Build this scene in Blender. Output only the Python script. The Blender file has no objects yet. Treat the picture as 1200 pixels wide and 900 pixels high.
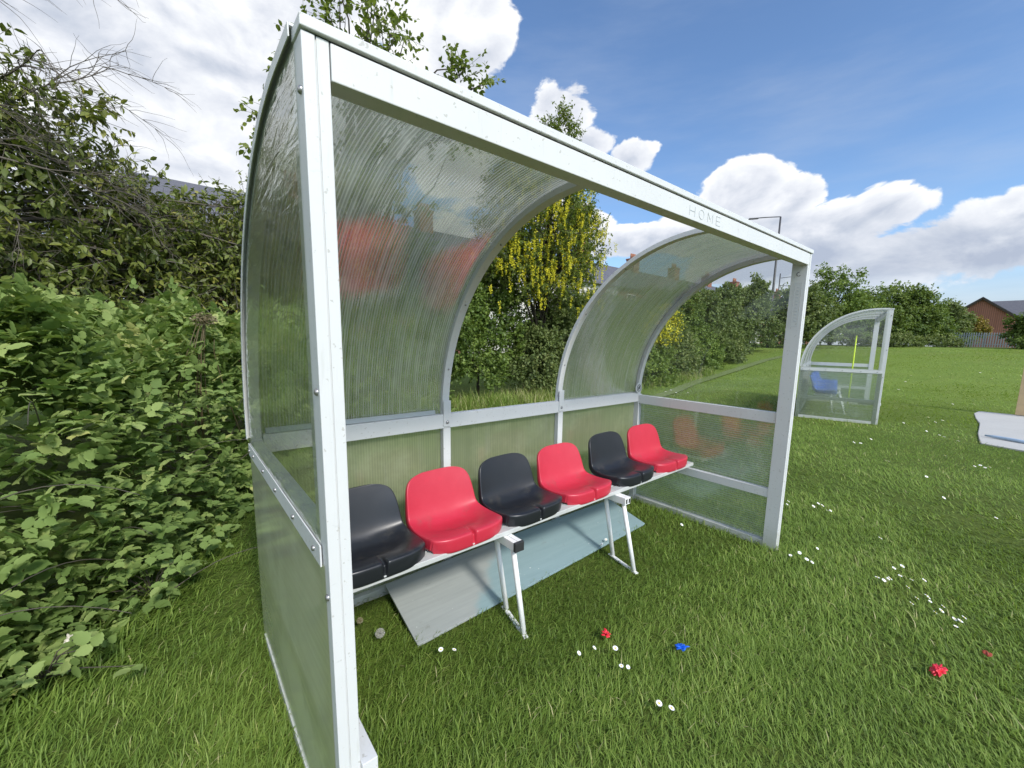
import bpy, bmesh, math, random
import numpy as np
from mathutils import Vector, Matrix
PI = math.pi
R_ = math.radians
scene = bpy.context.scene
C = bpy.context.collection
rs = np.random.RandomState(7)
random.seed(5)

CAM = (-0.22637, -0.91768, 1.41686)
W, D, H = 2.911, 1.212, 2.0          # home shelter: width, depth, height
HM = 0.965                            # spring of the curved roof
RC = 1.035                            # roof radius
YC = D - RC                           # centre of the roof arc

# ------------------------------------------------------------------ nodes
class NT:
    def __init__(s, tree):
        s.t = tree; s.n = tree.nodes; s.l = tree.links
    def node(s, kind, **kw):
        n = s.n.new(kind)
        for k, v in kw.items(): setattr(n, k, v)
        return n
    def put(s, sock, v):
        if v is None: return
        if isinstance(v, bpy.types.NodeSocket): s.l.new(v, sock)
        else:
            if isinstance(v, (tuple, list)) and len(v) == 3 and sock.type == 'RGBA': v = (*v, 1)
            sock.default_value = v
    def math(s, op, a, b=None, c=None, clamp=False):
        n = s.node('ShaderNodeMath', operation=op, use_clamp=clamp)
        s.put(n.inputs[0], a); s.put(n.inputs[1], b)
        if c is not None: s.put(n.inputs[2], c)
        return n.outputs[0]
    def noise(s, vec, scale, detail=4, rough=.55, dist=0, out='Fac'):
        n = s.node('ShaderNodeTexNoise')
        s.put(n.inputs['Vector'], vec); n.inputs['Scale'].default_value = scale
        n.inputs['Detail'].default_value = detail; n.inputs['Roughness'].default_value = rough
        n.inputs['Distortion'].default_value = dist
        return n.outputs[out]
    def ramp(s, fac, stops, interp='LINEAR'):
        n = s.node('ShaderNodeValToRGB'); s.put(n.inputs[0], fac)
        cr = n.color_ramp; cr.interpolation = interp
        while len(cr.elements) < len(stops): cr.elements.new(.5)
        for e, (p, c) in zip(cr.elements, stops):
            e.position = p; e.color = (*c, 1) if len(c) == 3 else c
        return n.outputs[0]
    def mix(s, f, a, b, blend='MIX'):
        n = s.node('ShaderNodeMix', data_type='RGBA', blend_type=blend)
        s.put(n.inputs[0], f); s.put(n.inputs[6], a); s.put(n.inputs[7], b)
        return n.outputs[2]
    def mapping(s, vec, scale=(1, 1, 1), loc=(0, 0, 0), rot=(0, 0, 0)):
        n = s.node('ShaderNodeMapping'); s.put(n.inputs[0], vec)
        n.inputs['Scale'].default_value = scale; n.inputs['Location'].default_value = loc
        n.inputs['Rotation'].default_value = rot
        return n.outputs[0]
    def bump(s, h, strength=.3, dist=.01):
        n = s.node('ShaderNodeBump'); s.put(n.inputs['Height'], h)
        n.inputs['Strength'].default_value = strength; n.inputs['Distance'].default_value = dist
        return n.outputs[0]
    def mixs(s, f, a, b):
        n = s.node('ShaderNodeMixShader'); s.put(n.inputs[0], f); s.l.new(a, n.inputs[1]); s.l.new(b, n.inputs[2])
        return n.outputs[0]
    def sstep(s, v, a, b, lo=0., hi=1.):
        n = s.node('ShaderNodeMapRange', interpolation_type='SMOOTHSTEP')
        s.put(n.inputs[0], v); n.inputs[1].default_value = a; n.inputs[2].default_value = b
        n.inputs[3].default_value = lo; n.inputs[4].default_value = hi
        return n.outputs[0]

def new_mat(name):
    m = bpy.data.materials.new(name); m.use_nodes = True
    m.node_tree.nodes.clear()
    nt = NT(m.node_tree)
    nt.out = nt.node('ShaderNodeOutputMaterial')
    return m, nt
def principled(nt, color, rough=.5, normal=None, metallic=0., spec=.5):
    p = nt.node('ShaderNodeBsdfPrincipled')
    nt.put(p.inputs['Base Color'], color); nt.put(p.inputs['Roughness'], rough)
    nt.put(p.inputs['Metallic'], metallic); nt.put(p.inputs['Specular IOR Level'], spec)
    if normal is not None: nt.l.new(normal, p.inputs['Normal'])
    return p.outputs[0]
def finish(nt, sh): nt.l.new(sh, nt.out.inputs[0])
def pos(nt): return nt.node('ShaderNodeNewGeometry').outputs['Position']
def objc(nt): return nt.node('ShaderNodeTexCoord').outputs['Object']

def plain(name, col, rough=.5, var=.15, scale=8, metallic=0, bump=0., bscale=40, spec=.5):
    m, nt = new_mat(name); o = objc(nt)
    f = nt.noise(o, scale, 5, .6)
    c = nt.mix(f, tuple(x * (1 - var) for x in col), tuple(min(1, x * (1 + var)) for x in col))
    n = nt.bump(nt.noise(o, bscale, 4), bump, .005) if bump else None
    r = nt.math('MULTIPLY_ADD', f, .2, rough - .1)
    finish(nt, principled(nt, c, r, n, metallic, spec)); return m

def white_paint():
    m, nt = new_mat('white_painted_aluminium'); o = pos(nt)
    f = nt.noise(o, 3.2, 6, .65)
    g = nt.noise(nt.mapping(o, (30, 30, 4)), 1.6, 4, .6)
    spots = nt.sstep(nt.noise(o, 75, 2, .5), .67, .72)
    c = nt.mix(f, (.59, .60, .59), (.69, .69, .68))
    c = nt.mix(nt.sstep(g, .58, .8, 0, .45), c, (.46, .47, .43))
    c = nt.mix(nt.math('MULTIPLY', spots, .45), c, (.30, .28, .22))
    sc = nt.sstep(nt.noise(nt.mapping(o, (9, 9, 40)), 2.2, 5, .7), .62, .70, 0, .6)
    c = nt.mix(sc, c, (.50, .51, .50))
    # green-brown grime near the ground
    z = nt.node('ShaderNodeSeparateXYZ'); nt.l.new(o, z.inputs[0])
    low = nt.math('MULTIPLY', nt.sstep(z.outputs[2], .0, .22, .8, 0), nt.noise(o, 14, 4))
    c = nt.mix(low, c, (.30, .32, .20))
    n = nt.bump(nt.noise(o, 60, 3), .06, .004)
    finish(nt, principled(nt, c, nt.math('MULTIPLY_ADD', f, .25, .3), n)); return m

def panel_mat(name, axis, clear, haze_col, haze, refr=.0, tint=(.86, .9, .86), gl=.10, grough=.09,
              freq=90, bstr=.25, wav=.0, stain=.0, sc_=1., streak=.3):
    """clear or twin-wall plastic sheet. axis: 0 flutes spaced along x, 2 flutes spaced along z."""
    m, nt = new_mat(name); o = objc(nt)
    sep = nt.node('ShaderNodeSeparateXYZ'); nt.l.new(o, sep.inputs[0])
    a = sep.outputs[axis]
    sc = [1.2, 1.2, 1.2]; sc[axis] = 34
    jit = nt.noise(nt.mapping(o, tuple(sc)), 1.5, 4, .6)
    if freq:
        st = nt.math('SINE', nt.math('MULTIPLY', a, freq * 2 * PI))
        st01 = nt.math('MULTIPLY_ADD', st, .5, .5)
    h = jit
    if freq: h = nt.math('MULTIPLY_ADD', st01, .6, jit)
    if wav:
        s2 = [3, 3, 3]; s2[2] = 16
        h = nt.math('MULTIPLY_ADD', nt.noise(nt.mapping(o, tuple(s2)), 1.3, 3, .6, 1.2), wav, h)
    nrm = nt.bump(h, bstr, .004)
    tr = nt.node('ShaderNodeBsdfTransparent'); tr.inputs[0].default_value = (*tint, 1)
    base = tr.outputs[0]
    if refr:
        rf = nt.node('ShaderNodeBsdfRefraction'); rf.inputs['Color'].default_value = (*tint, 1)
        rf.inputs['Roughness'].default_value = .27; rf.inputs['IOR'].default_value = 1.12
        nt.l.new(nrm, rf.inputs['Normal'])
        base = nt.mixs(refr, base, rf.outputs[0])
    df = nt.node('ShaderNodeBsdfDiffuse'); tl = nt.node('ShaderNodeBsdfTranslucent')
    hc = nt.mix(nt.noise(o, 2.2, 5, .6), tuple(x * .8 for x in haze_col), haze_col)
    if stain:
        dr = [7, 7, 7]; dr[2] = .7
        if axis == 2: dr = [1.5, 1.5, 9]
        ds = nt.sstep(nt.noise(nt.mapping(o, tuple(dr)), 3.5, 5, .65), .52, .75)
        hc = nt.mix(nt.math('MULTIPLY', ds, stain), hc, (.62, .64, .52))
    nt.put(df.inputs[0], hc); nt.put(tl.inputs[0], hc)
    hz = nt.mixs(.45, df.outputs[0], tl.outputs[0])
    hf = nt.math('MULTIPLY_ADD', nt.sstep(jit, .32, .68), haze * streak * 2, haze * (1 - streak))
    if freq: hf = nt.math('MULTIPLY_ADD', nt.math('POWER', st01, 3.), haze * 1.1 * sc_, nt.math('MULTIPLY', hf, 1 - .3 * sc_))
    blot = nt.sstep(nt.noise(o, 2.6, 5, .6), .45, .8, 0, haze * .6)
    hf = nt.math('ADD', hf, blot, clamp=True)
    base = nt.mixs(hf, base, hz)
    g = nt.node('ShaderNodeBsdfGlossy'); g.inputs['Roughness'].default_value = grough
    g.inputs['Color'].default_value = (.95, .97, .95, 1)
    nt.l.new(nrm, g.inputs['Normal'])
    lw = nt.node('ShaderNodeLayerWeight'); lw.inputs[0].default_value = .5
    fr = nt.math('MULTIPLY_ADD', nt.math('POWER', lw.outputs['Facing'], 3.2), .75, gl, clamp=True)
    finish(nt, nt.mixs(fr, base, g.outputs[0])); return m

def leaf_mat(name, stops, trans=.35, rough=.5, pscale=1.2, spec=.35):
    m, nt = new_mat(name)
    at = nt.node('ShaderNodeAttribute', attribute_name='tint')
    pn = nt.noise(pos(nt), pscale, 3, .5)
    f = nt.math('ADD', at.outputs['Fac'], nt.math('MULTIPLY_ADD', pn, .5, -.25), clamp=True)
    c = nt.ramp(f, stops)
    p = principled(nt, c, rough, None, 0, spec)
    tl = nt.node('ShaderNodeBsdfTranslucent')
    nt.put(tl.inputs[0], nt.mix(.55, c, (.30, .42, .04), 'MIX'))
    finish(nt, nt.mixs(trans, p, tl.outputs[0])); return m

def simple_attr_mat(name, stops, rough=.7): return leaf_mat(name, stops, .0, rough)

M = {}
M['white'] = white_paint()
M['roof_panel'] = panel_mat('twin_wall_roof_sheet', 0, .5, (.78, .80, .70), .40, refr=.62, tint=(.93, .95, .90), gl=.22, grough=.08, freq=82, bstr=.13, stain=.8, sc_=.9, streak=.55)
M['end_clear'] = panel_mat('clear_end_sheet', 2, .8, (.42, .45, .38), .05, tint=(.86, .89, .82), gl=.12, grough=.03, freq=0, bstr=.3, wav=3., streak=.15)
M['end_haze'] = panel_mat('weathered_end_sheet', 2, .3, (.88, .88, .66), .85, refr=.2, tint=(.72, .76, .60), gl=.10, grough=.14, freq=0, bstr=.05, stain=.15, streak=.05)
M['back_haze'] = panel_mat('algae_stained_back_sheet', 0, .3, (.60, .64, .42), .50, refr=.4, tint=(.80, .86, .68), gl=.13, grough=.12, freq=70, bstr=.05, stain=.45, sc_=.2, streak=.07)
M['right_clear'] = panel_mat('clear_far_end_sheet', 2, .8, (.45, .47, .42), .03, tint=(.94, .95, .92), gl=.05, grough=.03, freq=0, bstr=.08)
M['right_low'] = panel_mat('twin_wall_far_end_sheet', 2, .4, (.58, .63, .55), .34, refr=.35, tint=(.74, .80, .74), gl=.13, grough=.07, freq=62, bstr=.07, stain=.6, sc_=.5, streak=.2)
M['bolt'] = plain('zinc_bolt', (.35, .34, .33), .35, .3, 60, .8)
M['letter'] = plain('worn_grey_lettering', (.51, .54, .55), .6, .2, 90)
M['dark_rubber_and_gap'] = plain('black_plastic_and_gap', (.03, .03, .032), .45, .3, 30)  # black fittings; also the painted shade in the beam gap and tube openings
M['bench_top'] = plain('weathered_aluminium_plank', (.50, .51, .49), .45, .25, 12, .0, .1, 60)
M['leg_white'] = plain('white_tube_paint', (.82, .82, .79), .45, .12, 18, 0, .05)
def seat_plastic(name, col, rough, fade):
    m, nt = new_mat(name); o = objc(nt)
    f = nt.noise(o, 7, 5, .65)
    s = nt.sstep(nt.noise(nt.mapping(o, (1, 3, 1)), 16, 6, .75), .52, .80, 0, .6)
    c = nt.mix(f, col, fade); c = nt.mix(s, c, tuple(min(1, x * 1.35 + .01) for x in col))
    up = nt.node('ShaderNodeSeparateXYZ'); nt.l.new(nt.node('ShaderNodeNewGeometry').outputs['Normal'], up.inputs[0])
    dirt = nt.math('MULTIPLY', nt.sstep(nt.noise(o, 9, 6, .75), .48, .72, 0, .30), nt.sstep(up.outputs[2], .3, .95))
    c = nt.mix(dirt, c, (.14, .12, .09))
    nrm = nt.bump(nt.noise(o, 260, 2), .12, .001)
    finish(nt, principled(nt, c, nt.math('MULTIPLY_ADD', f, .25, rough - .12), nrm)); return m
M['red_seat'] = seat_plastic('faded_red_plastic', (.46, .014, .036), .38, (.55, .040, .068))
M['black_seat'] = seat_plastic('black_plastic', (.010, .011, .014), .34, (.018, .020, .025))
M['blue_seat'] = seat_plastic('blue_plastic', (.03, .09, .42), .42, (.045, .12, .48))

LG = [(0, (.020, .035, .009)), (.35, (.078, .130, .026)), (.65, (.150, .220, .044)), (1, (.23, .30, .06))]
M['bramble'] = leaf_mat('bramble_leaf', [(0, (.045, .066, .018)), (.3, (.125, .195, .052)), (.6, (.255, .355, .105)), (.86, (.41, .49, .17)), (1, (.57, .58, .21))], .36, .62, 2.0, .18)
M['olive'] = leaf_mat('olive_leaf', [(0, (.022, .030, .009)), (.4, (.082, .110, .024)), (.75, (.170, .200, .040)), (1, (.32, .30, .06))], .25, .45, 1.5, .4)
M['leaf'] = leaf_mat('green_leaf', LG, .3)
M['leaf_light'] = leaf_mat('young_leaf', [(0, (.04, .06, .012)), (.4, (.11, .15, .026)), (.8, (.20, .24, .045)), (1, (.30, .31, .07))], .4)
M['hedge'] = leaf_mat('hedge_leaf', [(0, (.032, .044, .016)), (.4, (.090, .125, .038)), (.75, (.155, .200, .060)), (1, (.24, .27, .09))], .25, .6, .5)
M['far_leaf'] = leaf_mat('far_tree_leaf', [(0, (.022, .036, .010)), (.4, (.072, .120, .026)), (.75, (.140, .200, .040)), (1, (.24, .29, .06))], .25, .6, .35)
M['yellow'] = leaf_mat('laburnum_flower', [(0, (.48, .44, .03)), (.5, (.74, .66, .035)), (1, (.88, .80, .08))], .3)
M['amber'] = leaf_mat('amber_leaf', [(0, (.05, .05, .01)), (.5, (.16, .12, .02)), (1, (.32, .20, .03))], .3)
M['grass'] = leaf_mat('grass_blade', [(0, (.070, .110, .020)), (.4, (.185, .285, .050)), (.72, (.295, .400, .085)), (.9, (.42, .47, .13)), (1, (.56, .52, .26))], .42, .5, .9, .25)
M['dry'] = leaf_mat('dry_stem', [(0, (.13, .10, .05)), (1, (.42, .36, .22))], .1)
M['bark'] = simple_attr_mat('bark', [(0, (.035, .028, .02)), (1, (.11, .095, .075))])
M['twig'] = simple_attr_mat('grey_twig', [(0, (.10, .085, .065)), (1, (.30, .27, .22))])

# ------------------------------------------------------------------ objects
def tag(o, label=None, cat=None, group=None, kind=None):
    if label: o['label'] = label
    if cat: o['category'] = cat
    if group: o['group'] = group
    if kind: o['kind'] = kind
    return o
def empty(name, label, cat, loc=(0, 0, 0), rz=0, group=None):
    o = bpy.data.objects.new(name, None); C.objects.link(o)
    o.location = loc; o.rotation_euler = (0, 0, rz); o.empty_display_size = .2
    return tag(o, label, cat, group)
def link(name, me, mat, parent=None, loc=None):
    o = bpy.data.objects.new(name, me); C.objects.link(o)
    if mat is not None:
        for mm in (mat if isinstance(mat, (list, tuple)) else [mat]): me.materials.append(mm)
    if parent is not None: o.parent = parent
    if loc is not None: o.location = loc
    return o
def copy_tree(o, parent=None):
    c = o.copy(); C.objects.link(c)
    if parent is not None: c.parent = parent
    for ch in [x for x in bpy.data.objects if x.parent == o]: copy_tree(ch, c)
    return c

class MB:
    def __init__(s): s.v = []; s.f = []; s.m = []
    def add(s, vs, fs, mi=0):
        b = len(s.v); s.v += [tuple(v) for v in vs]
        for f in fs: s.f.append(tuple(i + b for i in f)); s.m.append(mi)
    def box(s, x0, x1, y0, y1, z0, z1, mi=0):
        s.add([(x0, y0, z0), (x1, y0, z0), (x1, y1, z0), (x0, y1, z0), (x0, y0, z1), (x1, y0, z1), (x1, y1, z1), (x0, y1, z1)],
              [(0, 3, 2, 1), (4, 5, 6, 7), (0, 1, 5, 4), (1, 2, 6, 5), (2, 3, 7, 6), (3, 0, 4, 7)], mi)
    def bar(s, p, q, w, h, up=(0, 0, 1), mi=0):
        p = Vector(p); q = Vector(q); d = (q - p).normalized(); up = Vector(up)
        x = d.cross(up).normalized(); u = x.cross(d).normalized()
        a = [p + x * (w / 2 * i) + u * (h / 2 * j) for i, j in ((-1, -1), (1, -1), (1, 1), (-1, 1))]
        b = [v + (q - p) for v in a]
        s.add(a + b, [(0, 3, 2, 1), (4, 5, 6, 7), (0, 1, 5, 4), (1, 2, 6, 5), (2, 3, 7, 6), (3, 0, 4, 7)], mi)
    def tube(s, pts, rads, n=10, mi=0, cap=True):
        pts = [Vector(p) for p in pts]
        if not isinstance(rads, (list, tuple)): rads = [rads] * len(pts)
        vs = []; prev = None
        for i, p in enumerate(pts):
            d = (pts[min(i + 1, len(pts) - 1)] - pts[max(i - 1, 0)]).normalized()
            if prev is None:
                a = Vector((0, 0, 1)) if abs(d.z) < .9 else Vector((1, 0, 0))
                x = d.cross(a).normalized()
            else: x = (prev - d * prev.dot(d)).normalized()
            prev = x; y = d.cross(x)
            for k in range(n):
                t = 2 * PI * k / n
                vs.append(p + (x * math.cos(t) + y * math.sin(t)) * rads[i])
        fs = [(i * n + k, i * n + (k + 1) % n, (i + 1) * n + (k + 1) % n, (i + 1) * n + k) for i in range(len(pts) - 1) for k in range(n)]
        if cap:
            fs.append(tuple(range(n - 1, -1, -1))); b = (len(pts) - 1) * n; fs.append(tuple(range(b, b + n)))
        s.add(vs, fs, mi)
    def strip(s, prof, x0, x1, mi=0):
        """sheet along a (y,z) profile from x0 to x1"""
        n = len(prof)
        vs = [(x0, y, z) for y, z in prof] + [(x1, y, z) for y, z in prof]
        s.add(vs, [(i, i + 1, n + i + 1, n + i) for i in range(n - 1)], mi)
    def band(s, prof, nrm, x0, x1, t0, t1, mi=0):
        """solid band following a (y,z) profile; t0,t1 offsets along its normal"""
        n = len(prof); vs = []
        for (y, z), (ny, nz) in zip(prof, nrm):
            vs += [(x0, y + ny * t0, z + nz * t0), (x1, y + ny * t0, z + nz * t0), (x1, y + ny * t1, z + nz * t1), (x0, y + ny * t1, z + nz * t1)]
        fs = []
        for i in range(n - 1):
            a, b = 4 * i, 4 * i + 4
            for k in range(4): fs.append((a + k, a + (k + 1) % 4, b + (k + 1) % 4, b + k))
        fs += [(3, 2, 1, 0), tuple(4 * (n - 1) + k for k in range(4))]
        s.add(vs, fs, mi)
    def build(s, name, mat, parent=None, bevel=0., smooth=False, sub=0, loc=None):
        me = bpy.data.meshes.new(name); me.from_pydata(s.v, [], s.f); me.update()
        for p, mi in zip(me.polygons, s.m): p.material_index = mi; p.use_smooth = smooth
        bm = bmesh.new(); bm.from_mesh(me); bmesh.ops.recalc_face_normals(bm, faces=bm.faces); bm.to_mesh(me); bm.free()
        o = link(name, me, mat, parent, loc)
        if bevel:
            b = o.modifiers.new('bevel', 'BEVEL'); b.width = bevel; b.segments = 2; b.limit_method = 'ANGLE'; b.angle_limit = R_(40)
            b.harden_normals = False
        if sub:
            u = o.modifiers.new('sub', 'SUBSURF'); u.levels = sub; u.render_levels = sub
        return o

def np_mesh(name, V, F, mat, parent=None, tint=None, smooth=True):
    me = bpy.data.meshes.new(name); k = F.shape[1]
    me.vertices.add(len(V)); me.vertices.foreach_set('co', V.astype(np.float32).ravel())
    me.loops.add(F.size); me.loops.foreach_set('vertex_index', F.astype(np.int32).ravel())
    me.polygons.add(len(F)); me.polygons.foreach_set('loop_start', (np.arange(len(F)) * k).astype(np.int32))
    try: me.polygons.foreach_set('loop_total', np.full(len(F), k, np.int32))
    except Exception: pass
    me.update(calc_edges=True)
    if smooth: me.polygons.foreach_set('use_smooth', np.ones(len(F), bool))
    if tint is not None:
        a = me.attributes.new('tint', 'FLOAT', 'POINT'); a.data.foreach_set('value', tint.astype(np.float32))
    return link(name, me, mat, parent)

def frames(d, n):
    """columns side, dir, normal"""
    d = d / (np.linalg.norm(d, axis=1, keepdims=True) + 1e-9)
    s = np.cross(d, n); s /= (np.linalg.norm(s, axis=1, keepdims=True) + 1e-9)
    n2 = np.cross(s, d)
    return np.stack([s, d, n2], axis=2)
def scatter(tv, tf, P, Rm, S, tint, vt=None):
    """instances of a small template as plain arrays. S: (K,) or (K,3)"""
    tv = np.array(tv, float); tf = np.array(tf, int)
    S = np.array(S, float)
    if S.ndim == 1: S = np.repeat(S[:, None], 3, 1)
    loc = tv[None] * S[:, None, :]
    V = np.einsum('kij,knj->kni', Rm, loc) + P[:, None, :]
    K, n = V.shape[:2]
    F = (tf[None] + (np.arange(K) * n)[:, None, None]).reshape(-1, 3)
    T = np.repeat(tint[:, None], n, 1)
    if vt is not None: T = T + np.array(vt)[None]
    return V.reshape(-1, 3), F, T.ravel()
def join(parts):
    Vs, Fs, Ts = [], [], []; b = 0
    for V, F, T in parts:
        Vs.append(V); Fs.append(F + b); Ts.append(T); b += len(V)
    return np.vstack(Vs), np.vstack(Fs), np.concatenate(Ts)

# leaf templates (x side, y length, z normal)
LEAF_FAR = ([(0, 0, 0), (-.32, .5, .06), (.32, .5, .06), (0, 1, -.05)], [(0, 2, 1), (1, 2, 3)])
LEAF_OV = ([(0, 0, 0), (-.24, .25, .05), (0, .3, -.02), (.24, .25, .05), (-.27, .6, .05), (0, .62, -.03), (.27, .6, .05), (0, 1, -.12)],
           [(0, 2, 1), (0, 3, 2), (1, 2, 5), (1, 5, 4), (2, 3, 6), (2, 6, 5), (4, 5, 7), (5, 6, 7)])
def serrated():
    L = []; ys = [.0, .1, .2, .3, .42, .54, .66, .78, .9]
    ws = [.05, .28, .27, .40, .35, .38, .27, .25, .10]
    v = [(0, 0, 0)]; f = []
    mid = [0]
    for y in ys[1:]: v.append((0, y, -.03 - .10 * y * y)); mid.append(len(v) - 1)
    v.append((0, 1, -.15)); mid.append(len(v) - 1)
    for sgn in (-1, 1):
        e = []
        for y, w in zip(ys, ws): v.append((sgn * w, y, .05 - .06 * y)); e.append(len(v) - 1)
        e.append(mid[-1])
        for i in range(len(mid) - 1):
            a, b, c, d = mid[i], mid[i + 1], e[i + 1], e[i]
            f.append((a, b, c) if sgn < 0 else (a, c, b))
            if i > 0 or True: f.append((a, c, d) if sgn < 0 else (a, d, c))
    f = [t for t in f if len(set(t)) == 3]
    return v, f
LEAF_BR = serrated()
STICK = ([(.5, 0, 0), (-.25, 0, .43), (-.25, 0, -.43), (.3, 1, 0), (-.15, 1, .26), (-.15, 1, -.26)],
         [(0, 1, 4), (0, 4, 3), (1, 2, 5), (1, 5, 4), (2, 0, 3), (2, 3, 5)])

def gz(x, y):
    r = np.hypot(x, y); t = np.clip((r - 11) / 38., 0, 1)
    return 1.42 * t * t * (3 - 2 * t)

def unit(v): return v / (np.linalg.norm(v, axis=-1, keepdims=True) + 1e-9)
def rnd_dir(r, n): return unit(r.normal(size=(n, 3)))

def crown(seed, ells, n_clump, twigs, lpt, leaf, tl, up=.25, droop=0., tmpl=LEAF_FAR, shell=.55, spread=.8, tint0=.5, lump=.2, lw=1.):
    """leaf sprays through the volume of several ellipsoids (cx,cy,cz,rx,ry,rz)"""
    r = np.random.RandomState(seed); E = np.array(ells, float)
    area = (E[:, 3] * E[:, 4] + E[:, 3] * E[:, 5] + E[:, 4] * E[:, 5]); k = r.choice(len(E), n_clump * 2, p=area / area.sum())
    d = rnd_dir(r, n_clump * 2); d[:, 2] = np.where(d[:, 2] < -.55, -d[:, 2], d[:, 2])
    ph = r.rand(6) * 6
    lm = 1 + lump * (np.sin(d[:, 0] * 4 + ph[0] + k) * np.sin(d[:, 1] * 5 + ph[1]) + .6 * np.sin(d[:, 2] * 8 + ph[2] + 2 * k) * np.sin(d[:, 0] * 9 + ph[3]))
    q = 1 - shell * r.rand(n_clump * 2) ** 1.7
    P = E[k, :3] + d * E[k, 3:] * (q * lm)[:, None]
    keep = np.ones(len(P), bool)
    for i in range(len(E)):
        inside = (((P - E[i, :3]) / E[i, 3:]) ** 2).sum(1) < .42
        keep &= ~(inside & (k != i))
    P, d, q, k = P[keep][:n_clump], d[keep][:n_clump], q[keep][:n_clump], k[keep][:n_clump]
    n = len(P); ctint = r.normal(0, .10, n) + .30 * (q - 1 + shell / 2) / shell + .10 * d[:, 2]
    # twigs
    Pt = np.repeat(P, twigs, 0); dt = np.repeat(d, twigs, 0)
    td = unit(dt * .6 + rnd_dir(r, len(Pt)) * spread + np.array([0, 0, up]) + np.array([0, 0, -droop]))
    ln = tl * (.5 + r.rand(len(Pt)))
    ttint = np.repeat(ctint, twigs) + r.normal(0, .05, len(Pt))
    # leaves along the twigs
    Lp = np.repeat(Pt, lpt, 0); Ld = np.repeat(td, lpt, 0); s = r.rand(len(Lp)) ** .7
    Lp = Lp + Ld * (s * np.repeat(ln, lpt))[:, None] + r.normal(0, .12 * leaf, (len(Lp), 3))
    ld = unit(Ld * .5 + rnd_dir(r, len(Lp)) * .8 + np.array([0, 0, -.25 - droop]))
    nn = unit(rnd_dir(r, len(Lp)) * .7 + np.array([0, 0, .8]) + np.repeat(dt, lpt, 0) * .3)
    sz = leaf * (.6 + .7 * r.rand(len(Lp)))
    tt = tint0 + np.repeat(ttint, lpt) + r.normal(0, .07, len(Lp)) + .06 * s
    S = np.stack([sz * lw, sz, sz], 1)
    leaves = scatter(*tmpl, Lp, frames(ld, nn), S, tt)
    return dict(P=P, leaves=leaves, Pt=Pt, td=td, ln=ln, r=r)

def limb_mesh(r, base, P, top, n_limb, r0, trunk=True, sides=6):
    mb = MB(); base = np.array(base, float); top = np.array(top, float)
    cr = []
    for i in range(7):
        t = i / 6; cr.append(base + (top - base) * t + np.array([math.sin(t * 4 + r0 * 50) * .12 * t, math.cos(t * 5) * .1 * t, 0]) * np.linalg.norm(top - base) * .25)
    mb.tube(cr, [r0 * (1.25 if i == 0 else 1 - .13 * i) for i in range(7)], sides + 2)
    idx = r.choice(len(P), min(n_limb, len(P)), replace=False)
    for i in idx:
        q = P[i]; t = .25 + .6 * r.rand(); j = t * 6; a = cr[int(j)] + (cr[min(6, int(j) + 1)] - cr[int(j)]) * (j - int(j))
        if q[2] < a[2] - .2: a = cr[1] + (cr[2] - cr[1]) * r.rand()
        L = np.linalg.norm(q - a); m1 = a + (q - a) * .35 + np.array([0, 0, L * .10]) + r.normal(0, .04, 3) * L; m2 = a + (q - a) * .7 + np.array([0, 0, L * .08]) + r.normal(0, .04, 3) * L
        rr = r0 * .38 * min(1., .4 + L / 3)
        mb.tube([a, m1, m2, q], [rr, rr * .7, rr * .45, rr * .2], sides - 1, cap=False)
    return mb

def woody(name, label, cat, base, ells, top, n_clump, twigs, lpt, leaf, tl, mat, seed, group=None, r0=.06, n_limb=20, limb_mat='bark',
          twig_r=0., blossom=None, **kw):
    """a tree or a shrub: trunk with limbs, and the crown of leaves"""
    e = empty(name, label, cat, base, 0, group)
    b = np.array(base, float)
    cr = crown(seed, ells, n_clump, twigs, lpt, leaf, tl, **kw)
    V, F, T = cr['leaves']
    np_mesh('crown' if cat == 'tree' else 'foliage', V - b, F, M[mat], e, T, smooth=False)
    mb = limb_mesh(cr['r'], b, cr['P'], top, n_limb, r0)
    mb.v = [(x - b[0], y - b[1], z - b[2]) for x, y, z in mb.v]
    mb.build('trunk' if cat == 'tree' else 'stem', M[limb_mat], e, smooth=True)
    if twig_r:
        nn = rnd_dir(cr['r'], len(cr['Pt']))
        S = np.stack([np.full(len(nn), twig_r * 2), cr['ln'], np.full(len(nn), twig_r * 2)], 1)
        V, F, T = scatter(*STICK, cr['Pt'], frames(cr['td'], nn), S, cr['r'].rand(len(nn)))
        np_mesh('twig', V - b, F, M['twig' if limb_mat == 'twig' else 'bark'], e, T)
    return e, cr

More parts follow.
